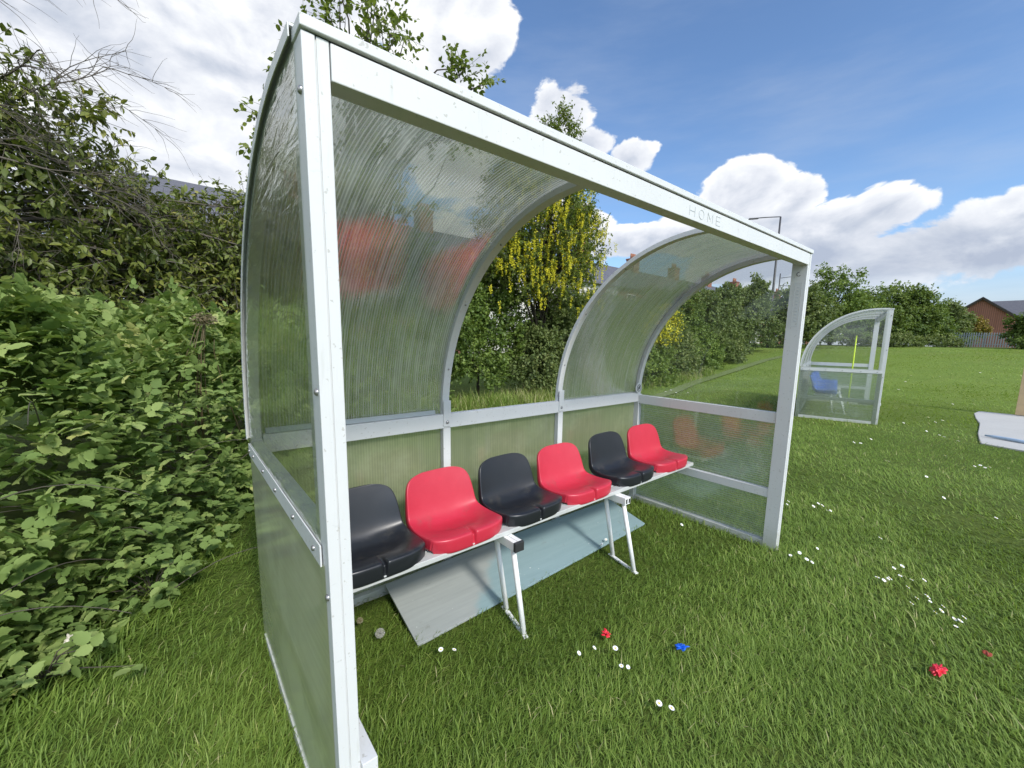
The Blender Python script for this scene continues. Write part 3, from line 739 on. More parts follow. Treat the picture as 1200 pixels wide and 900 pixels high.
# ------------------------------------------------------------------ seats
def seat_mesh():
    K = [  # y, z, half width, side lift, wrap, skirt
        (.016, -.020, .176, 0, 0, .000), (.004, -.016, .190, 0, 0, .002), (.000, -.006, .198, 0, 0, .016), (.000, .045, .205, 0, 0, .050), (.002, .054, .207, 0, 0, .056), (.010, .059, .209, 0, 0, .058), (.030, .060, .211, 0, 0, .058),
        (.060, .057, .214, .002, 0, .058), (.090, .050, .217, .006, 0, .056), (.120, .043, .219, .011, 0, .053), (.150, .036, .220, .016, 0, .050), (.180, .031, .220, .021, 0, .048), (.210, .029, .219, .025, .001, .046),
        (.238, .031, .217, .026, .004, .043), (.262, .039, .214, .024, .008, .040), (.281, .054, .211, .019, .013, .037), (.294, .076, .208, .013, .018, .034), (.304, .104, .206, .008, .021, .030),
        (.313, .135, .203, .004, .023, .026), (.322, .167, .199, .002, .023, .023), (.331, .198, .194, 0, .022, .020), (.339, .224, .186, 0, .019, .018), (.345, .244, .172, 0, .016, .016), (.350, .258, .150, 0, .012, .014), (.353, .267, .120, 0, .008, .012), (.355, .272, .080, 0, .004, .010)]
    us = [-1, -.97, -.88, -.75, -.6, -.45, -.32, -.2, -.1, -.052, -.034, 0, .034, .052, .1, .2, .32, .45, .6, .75, .88, .97, 1]
    V = []; F = []
    for i, (y, z, w, lf, wr, sk) in enumerate(K):
        j0, j1 = max(0, i - 1), min(len(K) - 1, i + 1)
        ty, tz = K[j1][0] - K[j0][0], K[j1][1] - K[j0][1]; L = math.hypot(ty, tz); ny, nz = -tz / L, ty / L
        row = []
        for u in us:
            a = abs(u); yy = y - wr * a ** 2.2; zz = z + lf * a ** 2.4
            if i <= 7: yy += .040 * a ** 5 * (1 if i < 6 else .5)
            # round dished recess in the pan
            q = math.hypot((u * w) / .135, (y - .185) / .078)
            if 6 < i < 15: zz -= .010 * max(0., min(1., (1.12 - q) / .22))
            if 2 <= i <= 7 and a < .04: zz -= .020 * (.3 if i < 4 else 1 if i < 7 else .4); yy += .016 if i < 6 else 0
            row.append((u * w, yy, zz))
        l = row[0]; rr = row[-1]; dn = Vector((0, -ny * sk, -nz * sk))
        if i <= 4: dn = Vector((0, .006, -sk * .95))
        V.append((l[0] * 1.008, l[1] + dn.y, max(-.018 if i < 9 else -.006, l[2] + dn.z))); V += row; V.append((rr[0] * 1.008, rr[1] + dn.y, max(-.018 if i < 9 else -.006, rr[2] + dn.z)))
    n = len(us) + 2; m = len(K)
    for i in range(m - 1):
        for j in range(n - 1): F.append((i * n + j, i * n + j + 1, (i + 1) * n + j + 1, (i + 1) * n + j))
    b = len(V); lastrow = (m - 1) * n
    for j in range(n):
        x, y, z = V[lastrow + j]; V.append((x * .97, y + .012, z - .004))
    for j in range(n - 1): F.append((lastrow + j, lastrow + j + 1, b + j + 1, b + j))
    me = bpy.data.meshes.new('seat'); me.from_pydata(V, [], F); me.polygons.foreach_set('use_smooth', np.ones(len(F), bool))
    bm = bmesh.new(); bm.from_mesh(me); bmesh.ops.recalc_face_normals(bm, faces=bm.faces); bm.to_mesh(me); bm.free()
    return me
SEAT = seat_mesh()
def build_bench(colors, label, seat_x=(.365, .795, 1.225, 1.665, 2.145, 2.59), z0=.428, dz=.0115, simple=False):
    e = empty('seat_bench', label, 'bench', (0, 0, 0), 0, 'seat benches in the dugouts')
    x0, x1 = .055, W - .06
    def zt(x): return z0 + dz * x
    for k, (ya, yb) in enumerate(((.622, .686), (.694, .80), (.808, .95))):
        mb = MB(); mb.bar((x0, (ya + yb) / 2, zt(x0) + .0125), (x1, (ya + yb) / 2, zt(x1) + .0125), yb - ya, .024); mb.build('plank', M['bench_top'], e, .003)
    for k, x in enumerate((1.0, 1.895)):
        zz = zt(x)
        mb = MB(); mb.box(x - .027, x - .002, .545, .945, zz - .046, zz - .001); br = mb.build('bracket', M['leg_white'], e, .002); mb = MB(); mb.box(x + .001, x + .026, .545, .945, zz - .046, zz - .001); mb.build('bracket', M['leg_white'], e, .002)
        mb = MB(); mb.box(x - .0285, x + .0275, .527, .5445, zz - .048, zz + .0005)
        if k == 0: mb.build('end_cap', M['dark_rubber_and_gap'], br, .003)
        else:
            
            for q in (-.020, .008): mb = MB(); mb.box(x + q, x + q + .012, .543, .5445, zz - .038, zz - .010); mb.build('tube_hole', M['dark_rubber_and_gap'], br)
        mb = MB(); mb.tube([(x - .006, .572, zz - .046), (x - .03, .452, .012)], .0135, 12); mb.build('leg', M['leg_white'], e, smooth=True)
        mb = MB(); mb.tube([(x - .004, .715, zz - .046), (x + .02, .652, .012)], .0135, 12); mb.build('leg', M['leg_white'], e, smooth=True)
        mb = MB(); mb.bar((x - .036, .425, .006), (x + .024, .685, .006), .024, .010); mb.build('foot_bar', M['leg_white'], e, .002)
    meshes = {}
    for i, (x, c) in enumerate(zip(seat_x, colors)):
        if c not in meshes:
            me = SEAT.copy(); me.materials.append(M[c + '_seat']); meshes[c] = me
        o = bpy.data.objects.new('seat', meshes[c]); C.objects.link(o); o.parent = e
        o.location = (x, .612, zt(x) + .031); o.scale = (.965, 1, .98) if c != 'blue' else (.98, 1.25, 1.2); o.rotation_euler = (R_(random.uniform(-1, 1)), R_(-.6), R_(random.uniform(-2, 2)))
        o['label'] = {'red': 'faded red plastic bucket seat', 'black': 'black plastic bucket seat', 'blue': 'blue plastic bucket seat'}[c]
        s = o.modifiers.new('thick', 'SOLIDIFY'); s.thickness = .004; s.offset = -1
        s = o.modifiers.new('sub', 'SUBSURF'); s.levels = 1; s.render_levels = 1
    return e
sh1 = build_shelter(True, True)
be1 = build_bench(['black', 'red', 'black', 'red', 'black', 'red'], 'white framed bench with alternating black and red bucket seats in the near shelter')
S2L, S2R = (9.46, .60, 0.), R_(13)
sh2 = build_shelter(False, False); sh2.location = S2L; sh2.rotation_euler = (0, 0, S2R); sh2.scale = (1.03,) * 3
be2 = build_bench(['blue'] * 6, 'bench with blue bucket seats inside the far shelter'); be2.location = S2L; be2.rotation_euler = (0, 0, S2R); be2.scale = (1.03,) * 3

# board lying under the bench
def board():
    m, nt = new_mat('blue_grey_board'); p = pos(nt); sx = nt.node('ShaderNodeSeparateXYZ'); nt.l.new(p, sx.inputs[0])
    e = nt.math('ADD', nt.math('MULTIPLY_ADD', sx.outputs[1], -1.1, sx.outputs[0]), nt.math('MULTIPLY_ADD', nt.noise(p, 5, 4, .5), .35, -.17)); f = nt.sstep(e, .03, .13)
    st = nt.noise(nt.mapping(p, (1.5, 22, 1), rot=(0, 0, -.05)), 1.5, 6, .7)
    g = nt.mix(st, (.24, .26, .25), (.40, .42, .40)); bl = nt.mix(st, (.19, .28, .295), (.28, .38, .395))
    c = nt.mix(f, g, bl); c = nt.mix(nt.sstep(nt.noise(p, 9, 5, .7), .60, .72, 0, .35), c, (.16, .16, .12))
    c = nt.mix(nt.sstep(nt.noise(p, 45, 2), .74, .78, 0, .8), c, (.7, .72, .7))
    finish(nt, principled(nt, c, .5, nt.bump(st, .15, .004)))
    mb = MB(); (ax, ay), (bx, by), (cx, cy), (dx, dy) = BOARD
    z1, z2 = .022, .085; n = 10; vs = []
    for i in range(n + 1):
        t = i / n; w = .012 * math.sin(PI * t)
        f = (ax + (bx - ax) * t, ay + (by - ay) * t, z1); b = (dx + (cx - dx) * t, dy + (cy - dy) * t, z2 + w)
        vs += [f, b, (b[0], b[1], b[2] - .012), (f[0], f[1], f[2] - .012)]
    fs = []
    for i in range(n):
        a, q = 4 * i, 4 * i + 4
        for k in range(4): fs.append((a + k, a + (k + 1) % 4, q + (k + 1) % 4, q + k))
    fs += [(3, 2, 1, 0), tuple(4 * n + k for k in range(4))]
    mb.add(vs, fs)
    tag(mb.build('board', m, None, .001), 'long grey board with blue paint lying on the grass under the bench', 'board')
board()

mb = MB(); a = S2R; lx, ly = 1.5, .42
px, py = S2L[0] + lx * math.cos(a) - ly * math.sin(a), S2L[1] + lx * math.sin(a) + ly * math.cos(a)
mb.tube([(px, py, -.02), (px + .015, py, .8), (px + .05, py + .01, 1.62)], [.013, .013, .012], 10)
tag(mb.build('corner_pole', plain('fluorescent_yellow', (.55, .72, .02), .5, .1), smooth=True), 'fluorescent yellow pole standing inside the far shelter', 'pole')

# ================================================================== LITTLE THINGS ON THE GRASS
def daisies():
    pts = [(0.58, 0.56), (0.63, 0.53), (1.05, 0.17), (1.13, 0.15), (1.19, 0.08), (1.14, 0.01), (1.16, -0.01), (1.09, -0.2), (1.11, -0.24), (2.62, 0.56), (1.99, 0.77), (1.92, 0.75), (3.83, 0.05), (3.96, 0.05), (3.92, 0.01), (3.87, -0.04), (3.87, -0.06), (2.78, -0.11), (2.85, -0.14), (2.78, -0.2), (2.78, -0.23), (3.04, -0.19), (2.88, -0.53), (2.88, -0.56), (2.94, -0.57), (2.92, -0.58), (3.11, -0.57), (3.03, -0.61), (3.16, -0.6), (3.04, -0.66), (2.91, -0.66), (3.07, -0.71), (2.89, -0.74), (2.87, -0.75), (2.84, -0.76), (2.72, -0.7), (2.81, -0.71), (2.72, -0.79), (2.74, -0.81), (2.83, -0.81), (2.71, -0.86), (2.71, -0.88), (2.77, -0.89), (2.66, -0.87), (6.75, -0.72), (6.86, -0.76), (6.76, -0.8), (6.85, -0.83), (9.02, -0.08), (8.77, -0.25), (8.66, -0.31), (8.5, -0.38), (8.49, -0.43), (8.45, -0.47), (7.03, 0.44), (7.05, 0.37), (7.12, -0.45), (9.65, 0.28), (13.73, 0.78), (12.62, 0.46), (13.84, 0.08), (13.76, -0.01), (17.48, 0.06), (25.22, 0.42), (23.86, 0.06), (10.88, 0.1), (10.27, -0.06), (10.63, -0.12), (4.78, -0.94), (5.75, -0.43), (3.81, 0.23), (3.75, 0.22), (3.55, -0.43), (21.03, 1.06), (21.29, 0.91), (21.78, -0.32), (21.14, 1.67), (18.79, 1.5), (16.22, 1.3), (7.5, 0.34), (5.03, -0.62), (6.18, -0.06), (10.08, 5.18), (10.56, 5.31), (10.16, 4.92), (10.68, 5.02), (10.45, 4.74)]
    petal = plain('white_petal', (.85, .85, .83), .6, .05); yel = plain('yellow_disc', (.75, .52, .03), .7, .1); grn = plain('daisy_stalk', (.07, .13, .02), .7, .1)
    mb = MB(); n = 14
    for k in range(n):
        a = 2 * PI * k / n; c, s = math.cos(a), math.sin(a); w = .0026
        mb.add([(c * .003 - s * w * .4, s * .003 + c * w * .4, .001), (c * .003 + s * w * .4, s * .003 - c * w * .4, .001), (c * .010 + s * w, s * .010 - c * w, .0025), (c * .0125, s * .0125, .002), (c * .010 - s * w, s * .010 + c * w, .0025)], [(0, 1, 2, 3, 4)])
    vs = [(0, 0, .0045)] + [(.0042 * math.cos(2 * PI * k / 8), .0042 * math.sin(2 * PI * k / 8), .002) for k in range(8)]
    mb.add(vs, [(0, 1 + k, 1 + (k + 1) % 8) for k in range(8)], 1)
    mb.tube([(0, 0, .001), (.004, .002, -.03), (.002, 0, -.062)], .0009, 5, 2)
    me = None; L = 'small white daisy with a yellow eye open in the mown grass'
    for i, (x, y) in enumerate(pts):
        dist = math.hypot(x - CAM[0], y - CAM[1])
        if me is None: o = mb.build('daisy', [petal, yel, grn]); me = o.data
        else: o = bpy.data.objects.new('daisy', me); C.objects.link(o)
        s = random.uniform(.75, 1.05) * (1 + .10 * max(0, dist - 3)); s = min(s, 2.6)
        o.location = (x, y, float(gz(x, y)) + .058 * (s if s < 1.2 else 1.15)); o.scale = (s,) * 3
        # each head tilts to the sun
        o.rotation_euler = (R_(random.uniform(5, 35)), R_(random.uniform(-15, 15)), random.uniform(-.5, .6))
        tag(o, L, 'daisy', 'daisies scattered over the grass')
daisies()

def scrap(name, col, label, cat, x, y, seed, size, z=.045):
    r = np.random.RandomState(seed); bm = bmesh.new(); bmesh.ops.create_icosphere(bm, subdivisions=5, radius=1)
    ph = r.rand(9) * 6
    for v in bm.verts:
        p = v.co; k = 1 + .45 * math.sin(p.x * 4 + ph[0]) * math.sin(p.y * 5 + ph[1]) + .35 * math.sin(p.z * 7 + ph[2] + p.x * 3) + .22 * math.sin(p.y * 11 + ph[3]) * math.sin(p.x * 9) + .12 * math.sin(p.x * 23 + p.z * 17 + ph[4]) * math.sin(p.y * 19 + ph[5])
        v.co = Vector((p.x * k * size, p.y * k * size * .75, p.z * k * size * .45))
    me = bpy.data.meshes.new(name); bm.to_mesh(me); bm.free(); me.polygons.foreach_set('use_smooth', np.ones(len(me.polygons), bool))
    o = link(name, me, plain(label.split()[0] + '_scrap_' + str(seed), col, .35, .2, 40)); o.location = (x, y, z); o.rotation_euler = (.3, .2, seed); tag(o, label, cat)
scrap('balloon_scrap', (.72, .03, .05), 'red crumpled balloon scrap on the grass nearest the bench', 'balloon scrap', 1.25, .18, 1, .021)
scrap('balloon_scrap', (.01, .12, .65), 'blue torn balloon scrap lying on the grass', 'balloon scrap', 1.45, -.09, 2, .020)
scrap('balloon_scrap', (.70, .03, .05), 'red balloon scrap lying out in the open grass at the right', 'balloon scrap', 2.19, -.85, 3, .025)
scrap('balloon_scrap', (.35, .06, .03), 'small dull brown-red scrap half hidden in the grass', 'balloon scrap', 2.54, -.98, 4, .012, .03)
scrap('paper_scrap', (.66, .60, .48), 'crumpled cream paper scrap caught at the foot of the brambles', 'paper scrap', -.66, 1.50, 5, .02, .13)
def clock(x, y, z, s, label, col):
    """a dandelion clock: fine ball of bristles on a stalk"""
    e = empty('dandelion_clock', label, 'dandelion', (x, y, 0)); r = np.random.RandomState(int(x * 100)); n = 420
    d = rnd_dir(r, n); P = d * s * .25 + np.array([0, 0, z]); S = np.stack([np.full(n, .0007), np.full(n, s * .8), np.full(n, .0007)], 1)
    a = scatter(*STICK, P, frames(d, rnd_dir(r, n)), S, r.rand(n)); q = P + d * s * .7; d2 = unit(d + rnd_dir(r, n) * .9)
    b = scatter(*STICK, q, frames(d2, rnd_dir(r, n)), S * np.array([1, .35, 1]), r.rand(n))
    V, F, T = join([a, b]); np_mesh('seed_head', V, F, plain('seed_fluff', col, .8, .1), e, T)
    mb = MB(); mb.tube([(0, 0, 0), (.006, .004, z * .6), (0, 0, z)], .0016, 6); mb.build('stalk', M['leaf_light'], e, smooth=True)
clock(.40, .80, .075, .019, 'round grey dandelion clock beside the left end of the board', (.55, .54, .48))
clock(.36, .95, .07, .013, 'small tawny dandelion head by the foot of the front post', (.34, .30, .18))

# ================================================================== BRAMBLES
def bramble_h(x, y):
    dd = y - bramble_edge(x)
    base = 1.62 * (1 - np.exp(-np.clip(dd + .05, 0, None) / .34))
    lum = 1 + .10 * np.sin(x * 3.1 + 1.2 * np.sin(y * 2.3)) + .08 * np.sin(y * 4.4 + 2 * np.sin(x * 2.7)) + .05 * np.sin(x * 9 + y * 6)
    fade = 1 - .10 * np.clip((x + 1.2) / 1.5, 0, 1)
    return base * lum * fade
def brambles():
    r = np.random.RandomState(11); e = empty('bramble_bush', 'large leafy green bramble thicket spreading over the grass left of the near shelter', 'bush', (-1.4, 2.2, 0)); b0 = np.array([-1.4, 2.2, 0])
    n = 42000; x = r.uniform(-4.2, 3.6, n); dd = r.rand(n) ** 1.5 * 2.7 - .06; y = bramble_edge(x) + dd
    # thin out what the photo hardly shows
    k = (r.rand(n) < np.where(x > 1.2, .35, np.where(x < -2.6, .55, 1.)))
    x, y = x[k], y[k]; n = len(x)
    h = bramble_h(x, y); g = .03
    hx = (bramble_h(x + g, y) - bramble_h(x - g, y)) / (2 * g); hy = (bramble_h(x, y + g) - bramble_h(x, y - g)) / (2 * g)
    hy = np.clip(hy, -3.2, 3.2)
    N = unit(np.stack([-hx, -hy, np.ones(n)], 1))
    front = np.clip((.75 - (y - bramble_edge(x))) / .75, 0, 1)
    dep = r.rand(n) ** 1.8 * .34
    # on the steep front spread the sprays down the face
    zf = np.where(front > .25, h * (1 - (r.rand(n) ** 1.3) * .9 * front), h)
    P = np.stack([x, y, zf], 1) - N * dep[:, None] + r.normal(0, .035, (n, 3)); P[:, 2] = np.clip(P[:, 2], .03, None)
    # sprays reach out of the mass here and there
    out_ = r.rand(n) < .10; P[out_] += N[out_] * r.rand(out_.sum())[:, None] * .16
    wide = np.sin(P[:, 0] * 5 + 3 * np.sin(P[:, 2] * 4)) * np.sin(P[:, 2] * 6 + P[:, 1] * 4)
    P[:, :2] += (N * (wide * .07)[:, None])[:, :2]
    axis = unit(N * .55 + rnd_dir(r, n) * .55 + np.array([0, -.25, .15]))            # direction the compound leaf points
    nn = unit(np.array([0, -.15, 1.]) * .9 + N * .5 + rnd_dir(r, n) * .34)
    Fm = frames(axis, nn)
    size = r.uniform(.034, .084, n); size *= np.where(dep < .05, .85, 1.05)
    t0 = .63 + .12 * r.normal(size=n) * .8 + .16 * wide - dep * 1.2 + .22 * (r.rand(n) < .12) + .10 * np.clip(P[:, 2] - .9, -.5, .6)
    parts = []
    for ang, sc, back in ((0, 1.0, .35), (1.15, .82, 0), (-1.15, .82, 0)):
        dv = Fm[:, :, 1] * math.cos(ang) + Fm[:, :, 0] * math.sin(ang)
        nv = unit(Fm[:, :, 2] + rnd_dir(r, n) * .22 + dv * -.15)
        parts.append(scatter(*LEAF_BR, P + Fm[:, :, 1] * (size * back)[:, None], frames(dv, nv), size * sc, t0 + r.normal(0, .05, n)))
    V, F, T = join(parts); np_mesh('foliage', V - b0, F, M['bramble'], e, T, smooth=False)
    # arching canes
    mb = MB()
    for i in range(120):
        x = r.uniform(-3.5, 1.2); y = bramble_edge(x) + r.uniform(-.02, 1.3) ; h = float(bramble_h(np.array(x), np.array(y))); z = h * r.uniform(.45, 1.02)
        a = r.uniform(0, 6.28); L = r.uniform(.3, .7); p0 = np.array([x, y, max(.02, z - .25)]); q = p0 + np.array([math.cos(a) * L, math.sin(a) * L - .12, .12])
        m_ = (p0 + q) / 2 + np.array([0, 0, L * .30])
        mb.tube([(1 - t) ** 2 * p0 + 2 * t * (1 - t) * m_ + t * t * q - b0 for t in np.linspace(0, 1, 9)], [.0032 - .0022 * t for t in np.linspace(0, 1, 9)], 5, cap=False)
    mb.build('stem', M['twig'], e, smooth=True)
    # dead pale stalks with a withered head
    mb = MB(); e2 = empty('dead_stalks', 'withered pale stalks with a dry brown head rising out of the brambles', 'dead plant', (-.12, 3.05, 0))
    for i in range(9):
        a = r.normal(0, .10, 2); z1 = r.uniform(1.35, 1.58)
        mb.tube([(a[0] * 2.5, a[1], .6), (a[0] * 1.5 + .02, a[1], 1.0), (a[0] * .8 + .05, a[1] * .7, 1.28), (a[0] * .5 + .09, a[1] * .5, z1)], [.004, .004, .003, .0022], 5)
    mb.build('stalk', M['dry'], e2, smooth=True)
    n = 700; d_ = rnd_dir(r, n); P = np.array([.09, 0, 1.53]) + d_ * np.array([.10, .07, .05]) * r.rand(n)[:, None]
    V, F, T = scatter(*LEAF_FAR, P, frames(rnd_dir(r, n), rnd_dir(r, n)), r.uniform(.010, .022, n), r.rand(n) * .6)
    np_mesh('dry_head', V, F, M['dry'], e2, T)
    # small sprays of bramble growing out over the grass
    def spray(x, y, z, lab, seed, cnt=16, ext=.16):
        r = np.random.RandomState(seed); e3 = empty('bramble_sprig', lab, 'plant', (x, y, 0)); n = cnt
        P = r.normal(0, 1, (n, 3)) * np.array([ext, ext * .7, ext * .35]) + np.array([0, 0, z]); P[:, 2] = np.clip(P[:, 2], .05, None)
        ax = unit(rnd_dir(r, n) + np.array([0, -.4, .1])); Fm = frames(ax, unit(rnd_dir(r, n) * .35 + np.array([0, 0, 1.]))); sz = r.uniform(.045, .07, n); pr = []
        for ang, sc, back in ((0, 1.0, .35), (1.15, .82, 0), (-1.15, .82, 0)):
            dv = Fm[:, :, 1] * math.cos(ang) + Fm[:, :, 0] * math.sin(ang)
            pr.append(scatter(*LEAF_BR, P + Fm[:, :, 1] * (sz * back)[:, None], frames(dv, unit(Fm[:, :, 2] + rnd_dir(r, n) * .2)), sz * sc, .62 + r.normal(0, .1, n)))
        V, F, T = join(pr); np_mesh('foliage', V, F, M['bramble'], e3, T, smooth=False)
        mb = MB()
        for p in P: mb.tube([(0, .12, .01), tuple(p * np.array([.4, .4, .7]) + np.array([0, .06, .0])), tuple(p)], [.003, .0025, .0015], 5, cap=False)
        mb.build('stem', M['twig'], e3, smooth=True)
    spray(-.42, 1.78, .20, 'low bramble sprig reaching over the grass between the thicket and the shelter', 21, 20, .11)
    spray(-.74, 1.35, .14, 'bramble sprig at the bottom left corner beside the paper scrap', 22, 16, .12)
brambles()

# ================================================================== TREES AND SHRUBS
def veg():
    k = dict(cat='bush')
    # tall tangled evergreen on the left
    woody('overgrown_tree', 'tall dark olive tree full of bare grey twigs above the brambles', 'tree', (-1.9, 5.0, 0),
          [(-2.3, 4.6, 2.6, 1.25, 1.0, 1.85), (-1.15, 4.7, 2.3, .85, .8, 1.15), (-3.6, 4.8, 2.4, 1.4, 1.2, 2.3), (-.55, 4.9, 1.7, .75, .7, 1.0), (.35, 5.1, 2.0, .75, .5, .85), (-1.6, 4.6, 1.5, 1.3, .8, .9)], (-1.8, 4.9, 3.2), 1900, 5, 9, .070, .26, 'olive', 31, None, .07, 60, 'twig',
          twig_r=.0028, tmpl=LEAF_OV, droop=.25, lw=.75, tint0=.46)
    woody('hedge_shrub', 'dense dark hedge behind the tangled tree, just below the slate roof', 'bush', (-1.5, 7.2, 0),
          [(-3.6, 7.2, 1.5, 1.5, .8, 1.5), (-1.6, 7.0, 1.45, 1.3, .8, 1.45), (.2, 7.3, 1.5, 1.3, .8, 1.55), (1.7, 7.6, 1.8, 1.0, .8, 1.8)], (-1.4, 7.2, 2.2), 1500, 4, 9, .085, .26, 'olive', 30, None, .05, 25, tmpl=LEAF_FAR, tint0=.36, lw=1.2)
    woody('hedge_shrub', 'thin-leaved green shrub with loose twigs just left of the shelter roof', 'bush', (.9, 5.9, 0),
          [(.75, 5.7, 1.75, .85, .8, 1.05), (.2, 5.3, 1.4, .8, .7, .9), (1.5, 5.8, 1.6, .9, .8, 1.0), (1.0, 6.2, 2.5, .55, .5, .55)], (.9, 5.9, 2.6), 1050, 4, 9, .050, .30, 'olive', 32, None, .05, 45, 'twig',
          twig_r=.0025, tmpl=LEAF_OV, up=.4, lw=.9, tint0=.55)
    woody('hedge_shrub', 'dark green shrub behind the left bay of the near shelter', 'bush', (2.6, 6.6, 0),
          [(2.4, 6.4, 1.5, 1.1, .9, 1.3), (3.7, 7.0, 1.5, 1.2, .9, 1.5), (3.2, 7.2, 2.6, .9, .8, .9)], (2.8, 6.8, 2.6), 900, 4, 8, .065, .26, 'leaf', 33, None, .05, 25, tmpl=LEAF_FAR, tint0=.42)
    # tree with young leaves above the roof
    woody('maple_tree', 'slender tree with young light-green leaves showing above the front beam of the near shelter', 'tree', (2.9, 8.3, 0),
          [(3.1, 8.2, 6.6, 1.25, 1.0, 1.6), (4.5, 8.1, 5.9, 1.0, .8, .65), (1.75, 8.0, 5.0, .55, .7, 1.3), (5.1, 7.7, 7.0, .75, .45, .35), (3.1, 8.2, 4.4, 1.3, 1.0, .9)], (3.1, 8.3, 6.9), 300, 4, 7, .105, .36, 'leaf_light', 34, None, .09, 120,
          tmpl=LEAF_OV, lw=1.15, up=.2, shell=1., spread=.9, tint0=.42, twig_r=.004, lump=.4)
    # laburnum
    e, cr = woody('laburnum_tree', 'laburnum tree hung with long yellow flower chains seen through the open middle bay', 'tree', (7.3, 7.2, 0),
          [(6.9, 6.9, 4.0, 1.05, .9, 1.3), (7.6, 7.0, 2.9, 1.25, .9, 1.1), (6.2, 7.0, 3.0, .9, .8, 1.1), (7.3, 7.0, 5.0, 1.0, .8, .9), (7.55, 7.0, 6.15, .50, .35, .75), (8.3, 7.1, 4.1, .8, .6, .8), (6.0, 6.9, 4.3, .8, .7, .9)], (7.2, 7.1, 6.4), 1150, 5, 9, .066, .28, 'leaf_light', 35, None, .08, 90,
          tmpl=LEAF_OV, shell=.6, tint0=.36, twig_r=.003, lw=.9)
    r = np.random.RandomState(36); P = cr['P']; c = np.array([7.1, 7.0, 3.5]); P = P[(P[:, 1] < 7.3) & (P[:, 2] < 5.0) & (P[:, 2] > 2.0)]
    s = r.choice(len(P), 520, True); B = P[s] + r.normal(0, .20, (520, 3)) + np.array([-.18, -.32, 0]); parts = []
    L = r.uniform(.14, .30, 520); q = 50; t = r.rand(520, q); a = r.rand(520, q) * 6.28; rad = (.038 * (1 - t * .8)) * r.rand(520, q) ** .5
    X = B[:, None, 0] + rad * np.cos(a); Y = B[:, None, 1] + rad * np.sin(a); Z = B[:, None, 2] - t * L[:, None]
    Q = np.stack([X, Y, Z], 2).reshape(-1, 3); n = len(Q)
    V, F, T = scatter(*LEAF_FAR, Q, frames(rnd_dir(r, n), rnd_dir(r, n)), r.uniform(.026, .040, n), np.repeat(.3 + .4 * r.rand(520), q) + r.normal(0, .1, n))
    np_mesh('blossom', V - np.array([7.3, 7.2, 0]), F, M['yellow'], e, T)
    # shrubs beneath and around it
    G = 'hedge shrubs behind the shelters'
    woody('hedge_shrub', 'dark shrub with cream-green leaves under the laburnum, left half of the gap', 'bush', (5.4, 7.4, 0), [(5.2, 7.3, .9, .9, .7, 1.0), (5.9, 7.5, 1.7, .9, .7, 1.1), (4.6, 7.5, 1.9, .9, .8, 1.3), (5.9, 7.7, 2.6, .8, .6, .7)], (5.4, 7.4, 1.8), 1200, 4, 9, .075, .22, 'leaf', 37, G, .04, 14, tint0=.44)
    woody('hedge_shrub', 'dark green rounded shrub under the right side of the laburnum', 'bush', (7.2, 7.2, 0), [(6.9, 7.1, .8, .9, .6, .9), (7.9, 7.3, 1.2, 1.0, .7, 1.2), (8.9, 7.6, 1.4, .9, .7, 1.3)], (7.4, 7.3, 1.8), 1100, 4, 9, .072, .22, 'hedge', 38, G, .04, 14, tint0=.45)
    # broom with yellow blossom
    e, cr = woody('flowering_shrub', 'bushy shrub covered in bright yellow blossom seen through the far end sheet', 'bush', (14.0, 7.9, 0), [(13.9, 7.7, 1.9, .75, .5, .8), (13.0, 7.5, 1.5, .6, .5, .7)], (14, 7.8, 2.2), 260, 4, 7, .07, .25, 'hedge', 39, None, .04, 12)
    P = cr['P']; P = P[P[:, 2] > 1.3]; n = 5200; Q = P[r.choice(len(P), n)] + r.normal(0, .11, (n, 3)) + np.array([-.06, -.06, .03])
    V, F, T = scatter(*LEAF_FAR, Q, frames(rnd_dir(r, n), rnd_dir(r, n)), r.uniform(.05, .085, n), .5 + r.normal(0, .22, n)); np_mesh('blossom', V - np.array([14.0, 7.9, 0]), F, M['yellow'], e, T)
    # the long hedge
    rows = [((10.2, 8.2), 2.9, 'hedge', 'tall dull-green hedge shrub just right of the laburnum'),
            ((12.2, 9.2), 3.0, 'hedge', 'hedge shrub behind the left side of the yellow shrub'),
            ((15.6, 9.4), 3.3, 'hedge', 'rounded hedge shrub right of the yellow shrub'),
            ((18.6, 9.9), 3.7, 'far_leaf', 'tallest and greenest shrub in the hedge, midway along it'),
            ((21.8, 10.4), 3.7, 'hedge', 'broad grey-green hedge shrub below the chimneys'),
            ((25.5, 10.8), 4.2, 'hedge', 'dull hedge shrub beside the leaning lamp mast'),
            ((30.0, 11.0), 4.7, 'hedge', 'last hedge shrub before the far shelter')]
    for i, ((x, y), h, mt, lb) in enumerate(rows):
        g = float(gz(x, y)); w = 1.7 + .09 * i
        woody('hedge_shrub', lb, 'bush', (x, y, g), [(x - w * .5, y, g + h * .42, w * .8, 1.0, h * .45), (x + w * .5, y + .2, g + h * .45, w * .85, 1.0, h * .5), (x, y - .3, g + h * .3, w, 1.0, h * .36), (x + .2, y, g + h * .72, w * .5, .7, h * .3)],
              (x, y, g + h * .6), 620, 4, 8, .085 + .012 * i, .24, mt, 50 + i, G, .06, 12, tint0=.44)
    low = [((8.8, 6.9), 1.3, 'low bramble mound in front of the hedge nearest the laburnum'), ((11.2, 7.3), 1.35, 'low bramble mound below the yellow shrub'), ((14.2, 7.9), 1.5, 'low pale bramble mound right of the yellow shrub'), ((17.6, 8.7), 1.7, 'low loose bramble mound midway along the path'), ((21.8, 9.4), 1.9, 'low bramble mound near the far end of the path')]
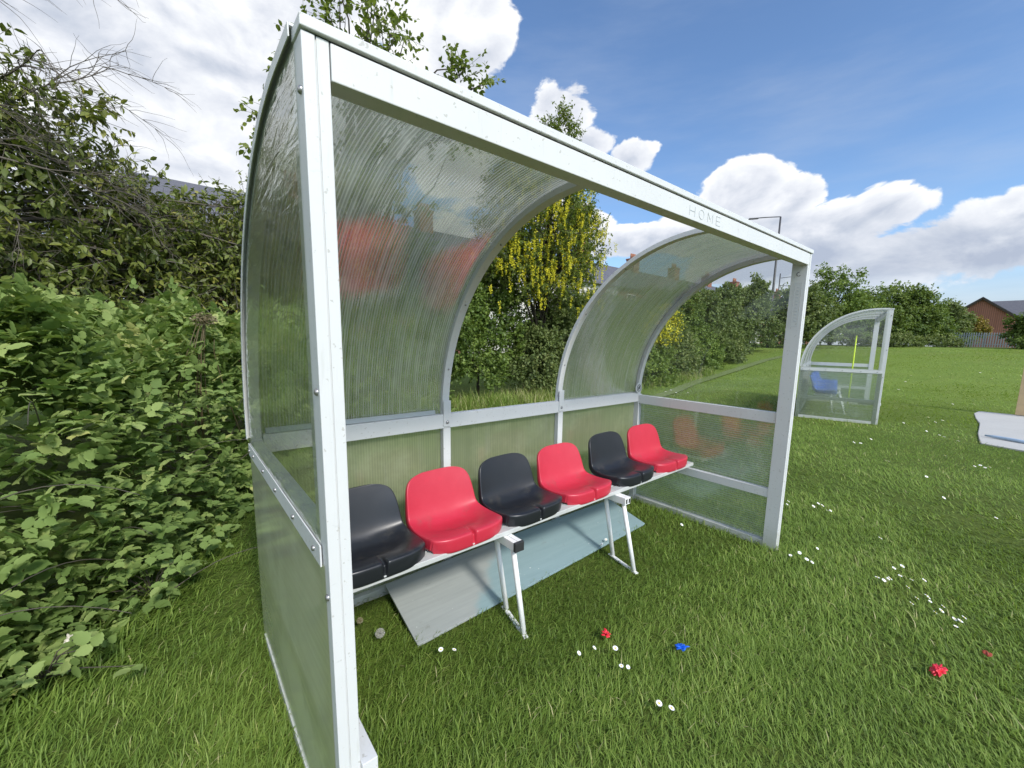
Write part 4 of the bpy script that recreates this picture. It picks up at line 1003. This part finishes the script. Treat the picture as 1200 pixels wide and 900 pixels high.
    for i, ((x, y), h, lb) in enumerate(low):
        g = float(gz(x, y)); w = 1.7 + .1 * i
        woody('bramble_mound', lb, 'bush', (x, y, g), [(x - w * .6, y, g + h * .35, w * .8, .8, h * .5), (x + w * .5, y + .1, g + h * .4, w * .9, .8, h * .55), (x, y - .5, g + h * .2, w, .6, h * .4)],
              (x, y, g + h * .5), 520, 4, 8, .075 + .01 * i, .2, 'leaf' if i % 2 else 'hedge', 70 + i, 'low bramble mounds along the hedge', .03, 8, tint0=.56)
    # far trees
    far = [(73.3, 40, 4.6, 2.2, 'hedge', 'grey-green bushy tree directly behind the far shelter roof'), (76.2, 46, 6.0, 3.0, 'leaf', 'tallest bright-green tree just left of the far shelter roof'), (79.0, 50, 4.5, 2.6, 'far_leaf', 'dark tree behind the front post of the far shelter'),
           (81.2, 52, 5.1, 2.8, 'far_leaf', 'dark green tree in the middle of the far tree line'), (83.0, 53, 4.8, 2.0, 'far_leaf', 'spreading dark tree at the right of the far tree line'), (85.2, 62, 4.0, 1.6, 'hedge', 'smaller dull tree in front of the brick gable'),
           (91.3, 46, 2.5, 1.8, 'far_leaf', 'dark bush-like tree right of the metal fence at the picture edge')]
    for i, (az, rr, h, w, mt, lb) in enumerate(far):
        x, y = CAM[0] + rr * math.sin(R_(az)), CAM[1] + rr * math.cos(R_(az)); g = float(gz(x, y)); h2 = h
        woody('field_tree', lb, 'tree', (x, y, g), [(x, y - w * .45, g + h2 * .36, w * .7, w * .6, h2 * .34), (x, y + w * .5, g + h2 * .38, w * .7, w * .6, h2 * .36), (x - .5, y, g + h2 * .62, w * .7, w * .62, h2 * .36), (x, y + w * .2, g + h2 * .78, w * .42, w * .38, h2 * .24), (x - 1, y - .2, g + h2 * .2, w * .8, w * .9, h2 * .22)],
              (x, y, g + h2 * .7), 640, 4, 7, .20, .5, mt, 90 + i, 'trees at the far edge of the field', .14, 14, tint0=.48, lump=.45)
    x, y = CAM[0] + 63 * math.sin(R_(86.7)), CAM[1] + 63 * math.cos(R_(86.7)); g = float(gz(x, y))
    woody('amber_shrub', 'small amber-leaved shrub behind the left end of the metal fence', 'bush', (x, y, g), [(x, y, g + 1.5, 1.2, 1.1, 1.2)], (x, y, g + 1.8), 220, 4, 7, .16, .35, 'amber', 110, None, .06, 8)
    for i, (az, rr, w, lb) in enumerate([(80.6, 44, 2.6, 'low grey scrub at the foot of the far trees'), (83.2, 46, 2.8, 'low pale scrub between the far trees and the fence')]):
        x, y = CAM[0] + rr * math.sin(R_(az)), CAM[1] + rr * math.cos(R_(az)); g = float(gz(x, y))
        woody('scrub', lb, 'bush', (x, y, g), [(x, y - w * .4, g + .25, 1, w * .5, .5), (x, y + w * .4, g + .3, 1, w * .5, .6)], (x, y, g + .5), 240, 4, 7, .13, .25, 'hedge', 120 + i, 'scrub along the far field edge', .03, 6, tint0=.6)
veg()

def dead_wood():
    """bare arching branches hanging out of the left tree"""
    r = np.random.RandomState(77); mb = MB()
    def br(p, d, L, rad, lev):
        pts = [p]; k = 6
        for i in range(k):
            d = unit(d + r.normal(0, .17, 3) + np.array([.03, 0, -.07])); p = p + d * L / k; pts.append(p)
            if lev < 2 and i > 0:
                for _ in range(2 if r.rand() < .6 else 1):
                    br(p, unit(d + r.normal(0, .55, 3)), L * r.uniform(.35, .6), rad * .5, lev + 1)
        mb.tube(pts, [rad * (1 - .12 * i) for i in range(k + 1)], 5, cap=False)
    for i in range(8):
        a = np.array([r.uniform(-2.0, -1.1), r.uniform(3.7, 4.3), r.uniform(1.9, 3.5)])
        br(a, unit(np.array([r.uniform(.3, 1.2), r.uniform(-.5, .3), r.uniform(-.05, .6)])), r.uniform(.6, 1.2), .009, 0)
    for i in range(8):
        a = np.array([r.uniform(-.3, 1.0), r.uniform(4.9, 5.5), r.uniform(2.0, 2.7)])
        br(a, unit(np.array([r.uniform(-.4, .5), r.uniform(-.3, .2), r.uniform(.5, 1.0)])), r.uniform(.5, .9), .006, 0)
    b = (-1.9, 5.0, 0); mb.v = [(x - b[0], y - b[1], z) for x, y, z in mb.v]
    par = [o for o in bpy.data.objects if o.name.startswith('overgrown_tree')][0]
    mb.build('dead_wood', M['twig'], par, smooth=True)
dead_wood()

# ================================================================== BUILDINGS
def tile_mat(name, c1, c2):
    m, nt = new_mat(name); p = objc(nt); b = nt.node('ShaderNodeTexBrick'); nt.l.new(p, b.inputs[0])
    b.inputs['Color1'].default_value = (*c1, 1); b.inputs['Color2'].default_value = (*c2, 1); b.inputs['Mortar'].default_value = (*[x * .5 for x in c1], 1)
    b.inputs['Scale'].default_value = 3; b.inputs['Mortar Size'].default_value = .015
    c = nt.mix(nt.noise(p, 1.2, 5, .6), b.outputs[0], tuple(x * .7 for x in c2)); finish(nt, principled(nt, c, .75)); return m
M['slate'] = tile_mat('slate_roof', (.10, .10, .12), (.15, .15, .17))
M['brick'] = tile_mat('brown_brick', (.26, .10, .065), (.34, .15, .10))
M['render'] = plain('pale_render', (.55, .53, .48), .85, .12, 2)
M['glass'] = plain('window_glass', (.03, .04, .05), .12, .2, 2)
M['trim'] = plain('white_trim', (.72, .72, .70), .5, .05)
M['pot'] = plain('clay_pot', (.28, .12, .07), .8, .2)
def gable(mb, x0, x1, y0, y1, z0, ze, zr):
    ym = (y0 + y1) / 2
    mb.add([(x0, y0, z0), (x1, y0, z0), (x1, y1, z0), (x0, y1, z0), (x0, y0, ze), (x1, y0, ze), (x1, y1, ze), (x0, y1, ze), (x0, ym, zr), (x1, ym, zr)],
           [(0, 1, 5, 4), (2, 3, 7, 6), (0, 4, 8, 7, 3), (1, 2, 6, 9, 5), (4, 5, 9, 8), (6, 7, 8, 9)])
def roofs(mb, x0, x1, y0, y1, ze, zr, ov=.35, t=.14):
    ym = (y0 + y1) / 2; s = (zr - ze) / (ym - y0)
    for sg in (-1, 1):
        ye = ym + sg * (ym - y0 + ov); zz = zr - s * abs(ye - ym)
        mb.add([(x0, ym, zr + .02), (x1, ym, zr + .02), (x1, ye, zz + .02), (x0, ye, zz + .02), (x0, ym, zr + .02 + t), (x1, ym, zr + .02 + t), (x1, ye, zz + .02 + t), (x0, ye, zz + .02 + t)],
               [(0, 1, 2, 3), (7, 6, 5, 4), (0, 4, 5, 1), (1, 5, 6, 2), (2, 6, 7, 3), (3, 7, 4, 0)])
def terrace_house(wallmat):
    e = empty('terraced_house', '', 'house'); w = 7.4
    mb = MB(); gable(mb, 0, w, -3.5, 3.5, -.6, 5.2, 7.35); mb.build('wall', M[wallmat], e)
    mb = MB(); roofs(mb, .0, w - .004, -3.5, 3.5, 5.2, 7.35); rf = mb.build('roof', M['slate'], e)
    mb = MB(); mb.box(w - 1.15, w - .25, -.45, .45, 6.6, 8.45); mb.box(w - 1.2, w - .2, -.5, .5, 8.45, 8.6); ch = mb.build('chimney', M['brick'], rf, .02)
    for k in range(4):
        mb = MB(); mb.tube([(w - 1.02 + k * .21, 0, 8.6), (w - 1.02 + k * .21, 0, 9.05)], [.10, .08], 8); mb.build('chimney_pot', M['pot'], rf, smooth=True)
    for (x, z) in ((1.2, 3.2), (4.6, 3.2), (1.2, .6), (4.6, .6)):
        mb = MB(); mb.box(x, x + 1.2, -3.56, -3.502, z, z + 1.4); f = mb.build('window', M['trim'], e, .01)
        mb = MB(); mb.box(x + .08, x + .57, -3.575, -3.563, z + .08, z + 1.32); mb.box(x + .63, x + 1.12, -3.575, -3.563, z + .08, z + 1.32); mb.build('pane', M['glass'], f)
    return e
def buildings():
    protos = {}
    names = ['left-hand terraced house whose slate roof shows over the brambles', 'terraced house behind the tangled tree, its roof running right over the brambles', 'terraced house behind the left bay of the near shelter', 'terraced house half seen left of the laburnum',
             'pale terraced house behind the laburnum', 'terraced house with its chimney just right of the laburnum', 'terraced house hidden behind the far roof bay', 'terraced house above the start of the long hedge',
             'grey-roofed terraced house above the yellow shrub', 'terraced house with red chimney pots above the hedge', 'terraced house at the far end of the row behind the lamp mast', 'last terraced house of the row beyond the lamp mast']
    for i, nm in enumerate(names):
        if i == 0: continue
        k = 'render' if i in (3, 4, 8) else 'brick'
        if k not in protos: protos[k] = terrace_house(k); o = protos[k]
        else: o = copy_tree(protos[k])
        x = -8.9 + i * 7.42; o.location = (x, 24.3, .75)
        tag(o, nm, 'house', 'terraced houses beyond the hedge')
    # brick gable house at the right
    g = 1.4; e = empty('brick_house', 'brown brick house with its gable end facing the field at the right edge', 'house', (74, 2.9, g), R_(0))
    def turn(mb): mb.v = [(y, x, z) if False else (x, y, z) for x, y, z in mb.v]
    mb = MB(); gable(mb, 0, 9, -2.7, 2.7, -.5, 3.6, 5.75); mb.build('wall', M['brick'], e)
    mb = MB(); roofs(mb, -.25, 9.2, -2.7, 2.7, 3.6, 5.75, .25, .15); mb.build('roof', M['slate'], e)
    mb = MB()
    for sg in (-1, 1): mb.bar((-.27, 0, 5.72), (-.27, sg * 2.95, 3.37), .05, .2)
    mb.build('bargeboard', M['bark'], e)
    mb = MB(); mb.box(-.05, -.004, -.6, .6, 1.2, 2.3); f = mb.build('window', M['trim'], e, .01); mb = MB(); mb.box(-.062, -.053, -.52, .52, 1.28, 2.22); mb.build('pane', M['glass'], f)
    e = empty('brick_house', 'wide grey slate-roofed house behind the gable at the right edge', 'house', (84, -4.2, g), R_(90))
    mb = MB(); gable(mb, -7.5, 7.2, -3, 3, -.5, 3.9, 5.9); mb.build('wall', M['brick'], e)
    mb = MB(); roofs(mb, -7.7, 7.4, -3, 3, 3.9, 5.9, .3, .15); mb.build('roof', M['slate'], e)
    for x in (-5, -1, 3):
        mb = MB(); mb.box(x, x + 1.4, 3.004, 3.05, 1.9, 3.1); f = mb.build('window', M['trim'], e, .01); mb = MB(); mb.box(x + .08, x + 1.32, 3.053, 3.062, 1.98, 3.02); mb.build('pane', M['glass'], f)
buildings()

# ------------------------------------------------------------------ fence, lamps, poles
def furniture():
    galv = plain('galvanised_steel', (.24, .27, .31), .45, .15, 5, .3); dark = plain('dark_steel', (.05, .05, .055), .5, .2, 5)
    x0, g = 57.0, 1.42
    e = empty('palisade_fence', 'pale grey metal palisade fence between the far trees', 'fence', (x0, 1.2, g))
    for i in range(34):
        mb = MB(); y = -2.3 + i * .155; mb.box(-.02, .02, y, y + .075, .02, 1.25); mb.add([(-.02, y, 1.25), (.02, y, 1.25), (.02, y + .075, 1.25), (-.02, y + .075, 1.25), (0, y + .037, 1.36)], [(0, 1, 4), (1, 2, 4), (2, 3, 4), (3, 0, 4)]); mb.build('paling', galv, e)
    for z in (.25, 1.05):
        mb = MB(); mb.box(.022, .07, -2.35, 3.0, z, z + .06); mb.build('rail', galv, e)
    for y in (-2.35, .3, 2.95):
        mb = MB(); mb.box(.072, .17, y, y + .1, -.1, 1.3); mb.build('post', galv, e)
    # tall lamp mast with a long arm
    az, rr = R_(70.35), 38.; x, y = CAM[0] + rr * math.sin(az), CAM[1] + rr * math.cos(az); g = float(gz(x, y)); top = CAM[2] + rr * math.tan(R_(13.9)) - g
    e = empty('street_lamp', 'tall dark street lamp with a long side arm rising above the hedge', 'street lamp', (x, y, g))
    mb = MB(); mb.tube([(0, 0, -.1), (0, 0, 2), (0, 0, top)], [.11, .10, .06], 10); mb.build('pole', dark, e, smooth=True)
    a = Vector((-math.cos(yaw), math.sin(yaw), 0)); mb = MB(); mb.tube([(0, 0, top), tuple(a * .9 + Vector((0, 0, top - .05))), tuple(a * 1.7 + Vector((0, 0, top - .12)))], .035, 8); mb.build('arm', dark, e, smooth=True)
    mb = MB(); p, q = a * 1.65 + Vector((0, 0, top - .14)), a * 2.35 + Vector((0, 0, top - .2)); mb.bar(p, q, .2, .10); mb.build('lamp_head', dark, e, .03)
    for az, rr, el, lb, arms in ((70.9, 60, 7.9, 'thin utility pole with wires and short cross bars right of the lamp', [(7.4, 3.0, .4), (6.6, 3.2, -.1)]), (72.3, 64, 6.7, 'shorter thin pole close to the far front post', [(5.9, -1.6, .1)])):
        x, y = CAM[0] + rr * math.sin(R_(az)), CAM[1] + rr * math.cos(R_(az)); g = float(gz(x, y)); top = CAM[2] + rr * math.tan(R_(el)) - g
        e = empty('utility_pole', lb, 'utility pole', (x, y, g)); mb = MB(); mb.tube([(0, 0, -.1), (0, 0, top)], [.09, .06], 8); mb.build('pole', dark, e, smooth=True)
        for el2, L, dz in arms:
            z = CAM[2] + rr * math.tan(R_(el2)) - g; mb = MB(); mb.tube([(0, 0, z), tuple(-a * L + Vector((0, 0, z + dz)))], .035, 6); mb.build('cross_bar', dark, e, smooth=True)
furniture()

# ================================================================== RENDER
scene.render.engine = 'CYCLES'
cy = scene.cycles
cy.max_bounces = 7; cy.diffuse_bounces = 3; cy.glossy_bounces = 3; cy.transmission_bounces = 5; cy.transparent_max_bounces = 12
cy.caustics_reflective = False; cy.caustics_refractive = False; cy.sample_clamp_indirect = 6
cy.use_denoising = True
try: cy.denoiser = 'OPENIMAGEDENOISE'
except Exception: pass
scene.view_settings.view_transform = 'Standard'; scene.view_settings.look = 'None'; scene.view_settings.exposure = 0; scene.view_settings.gamma = 1
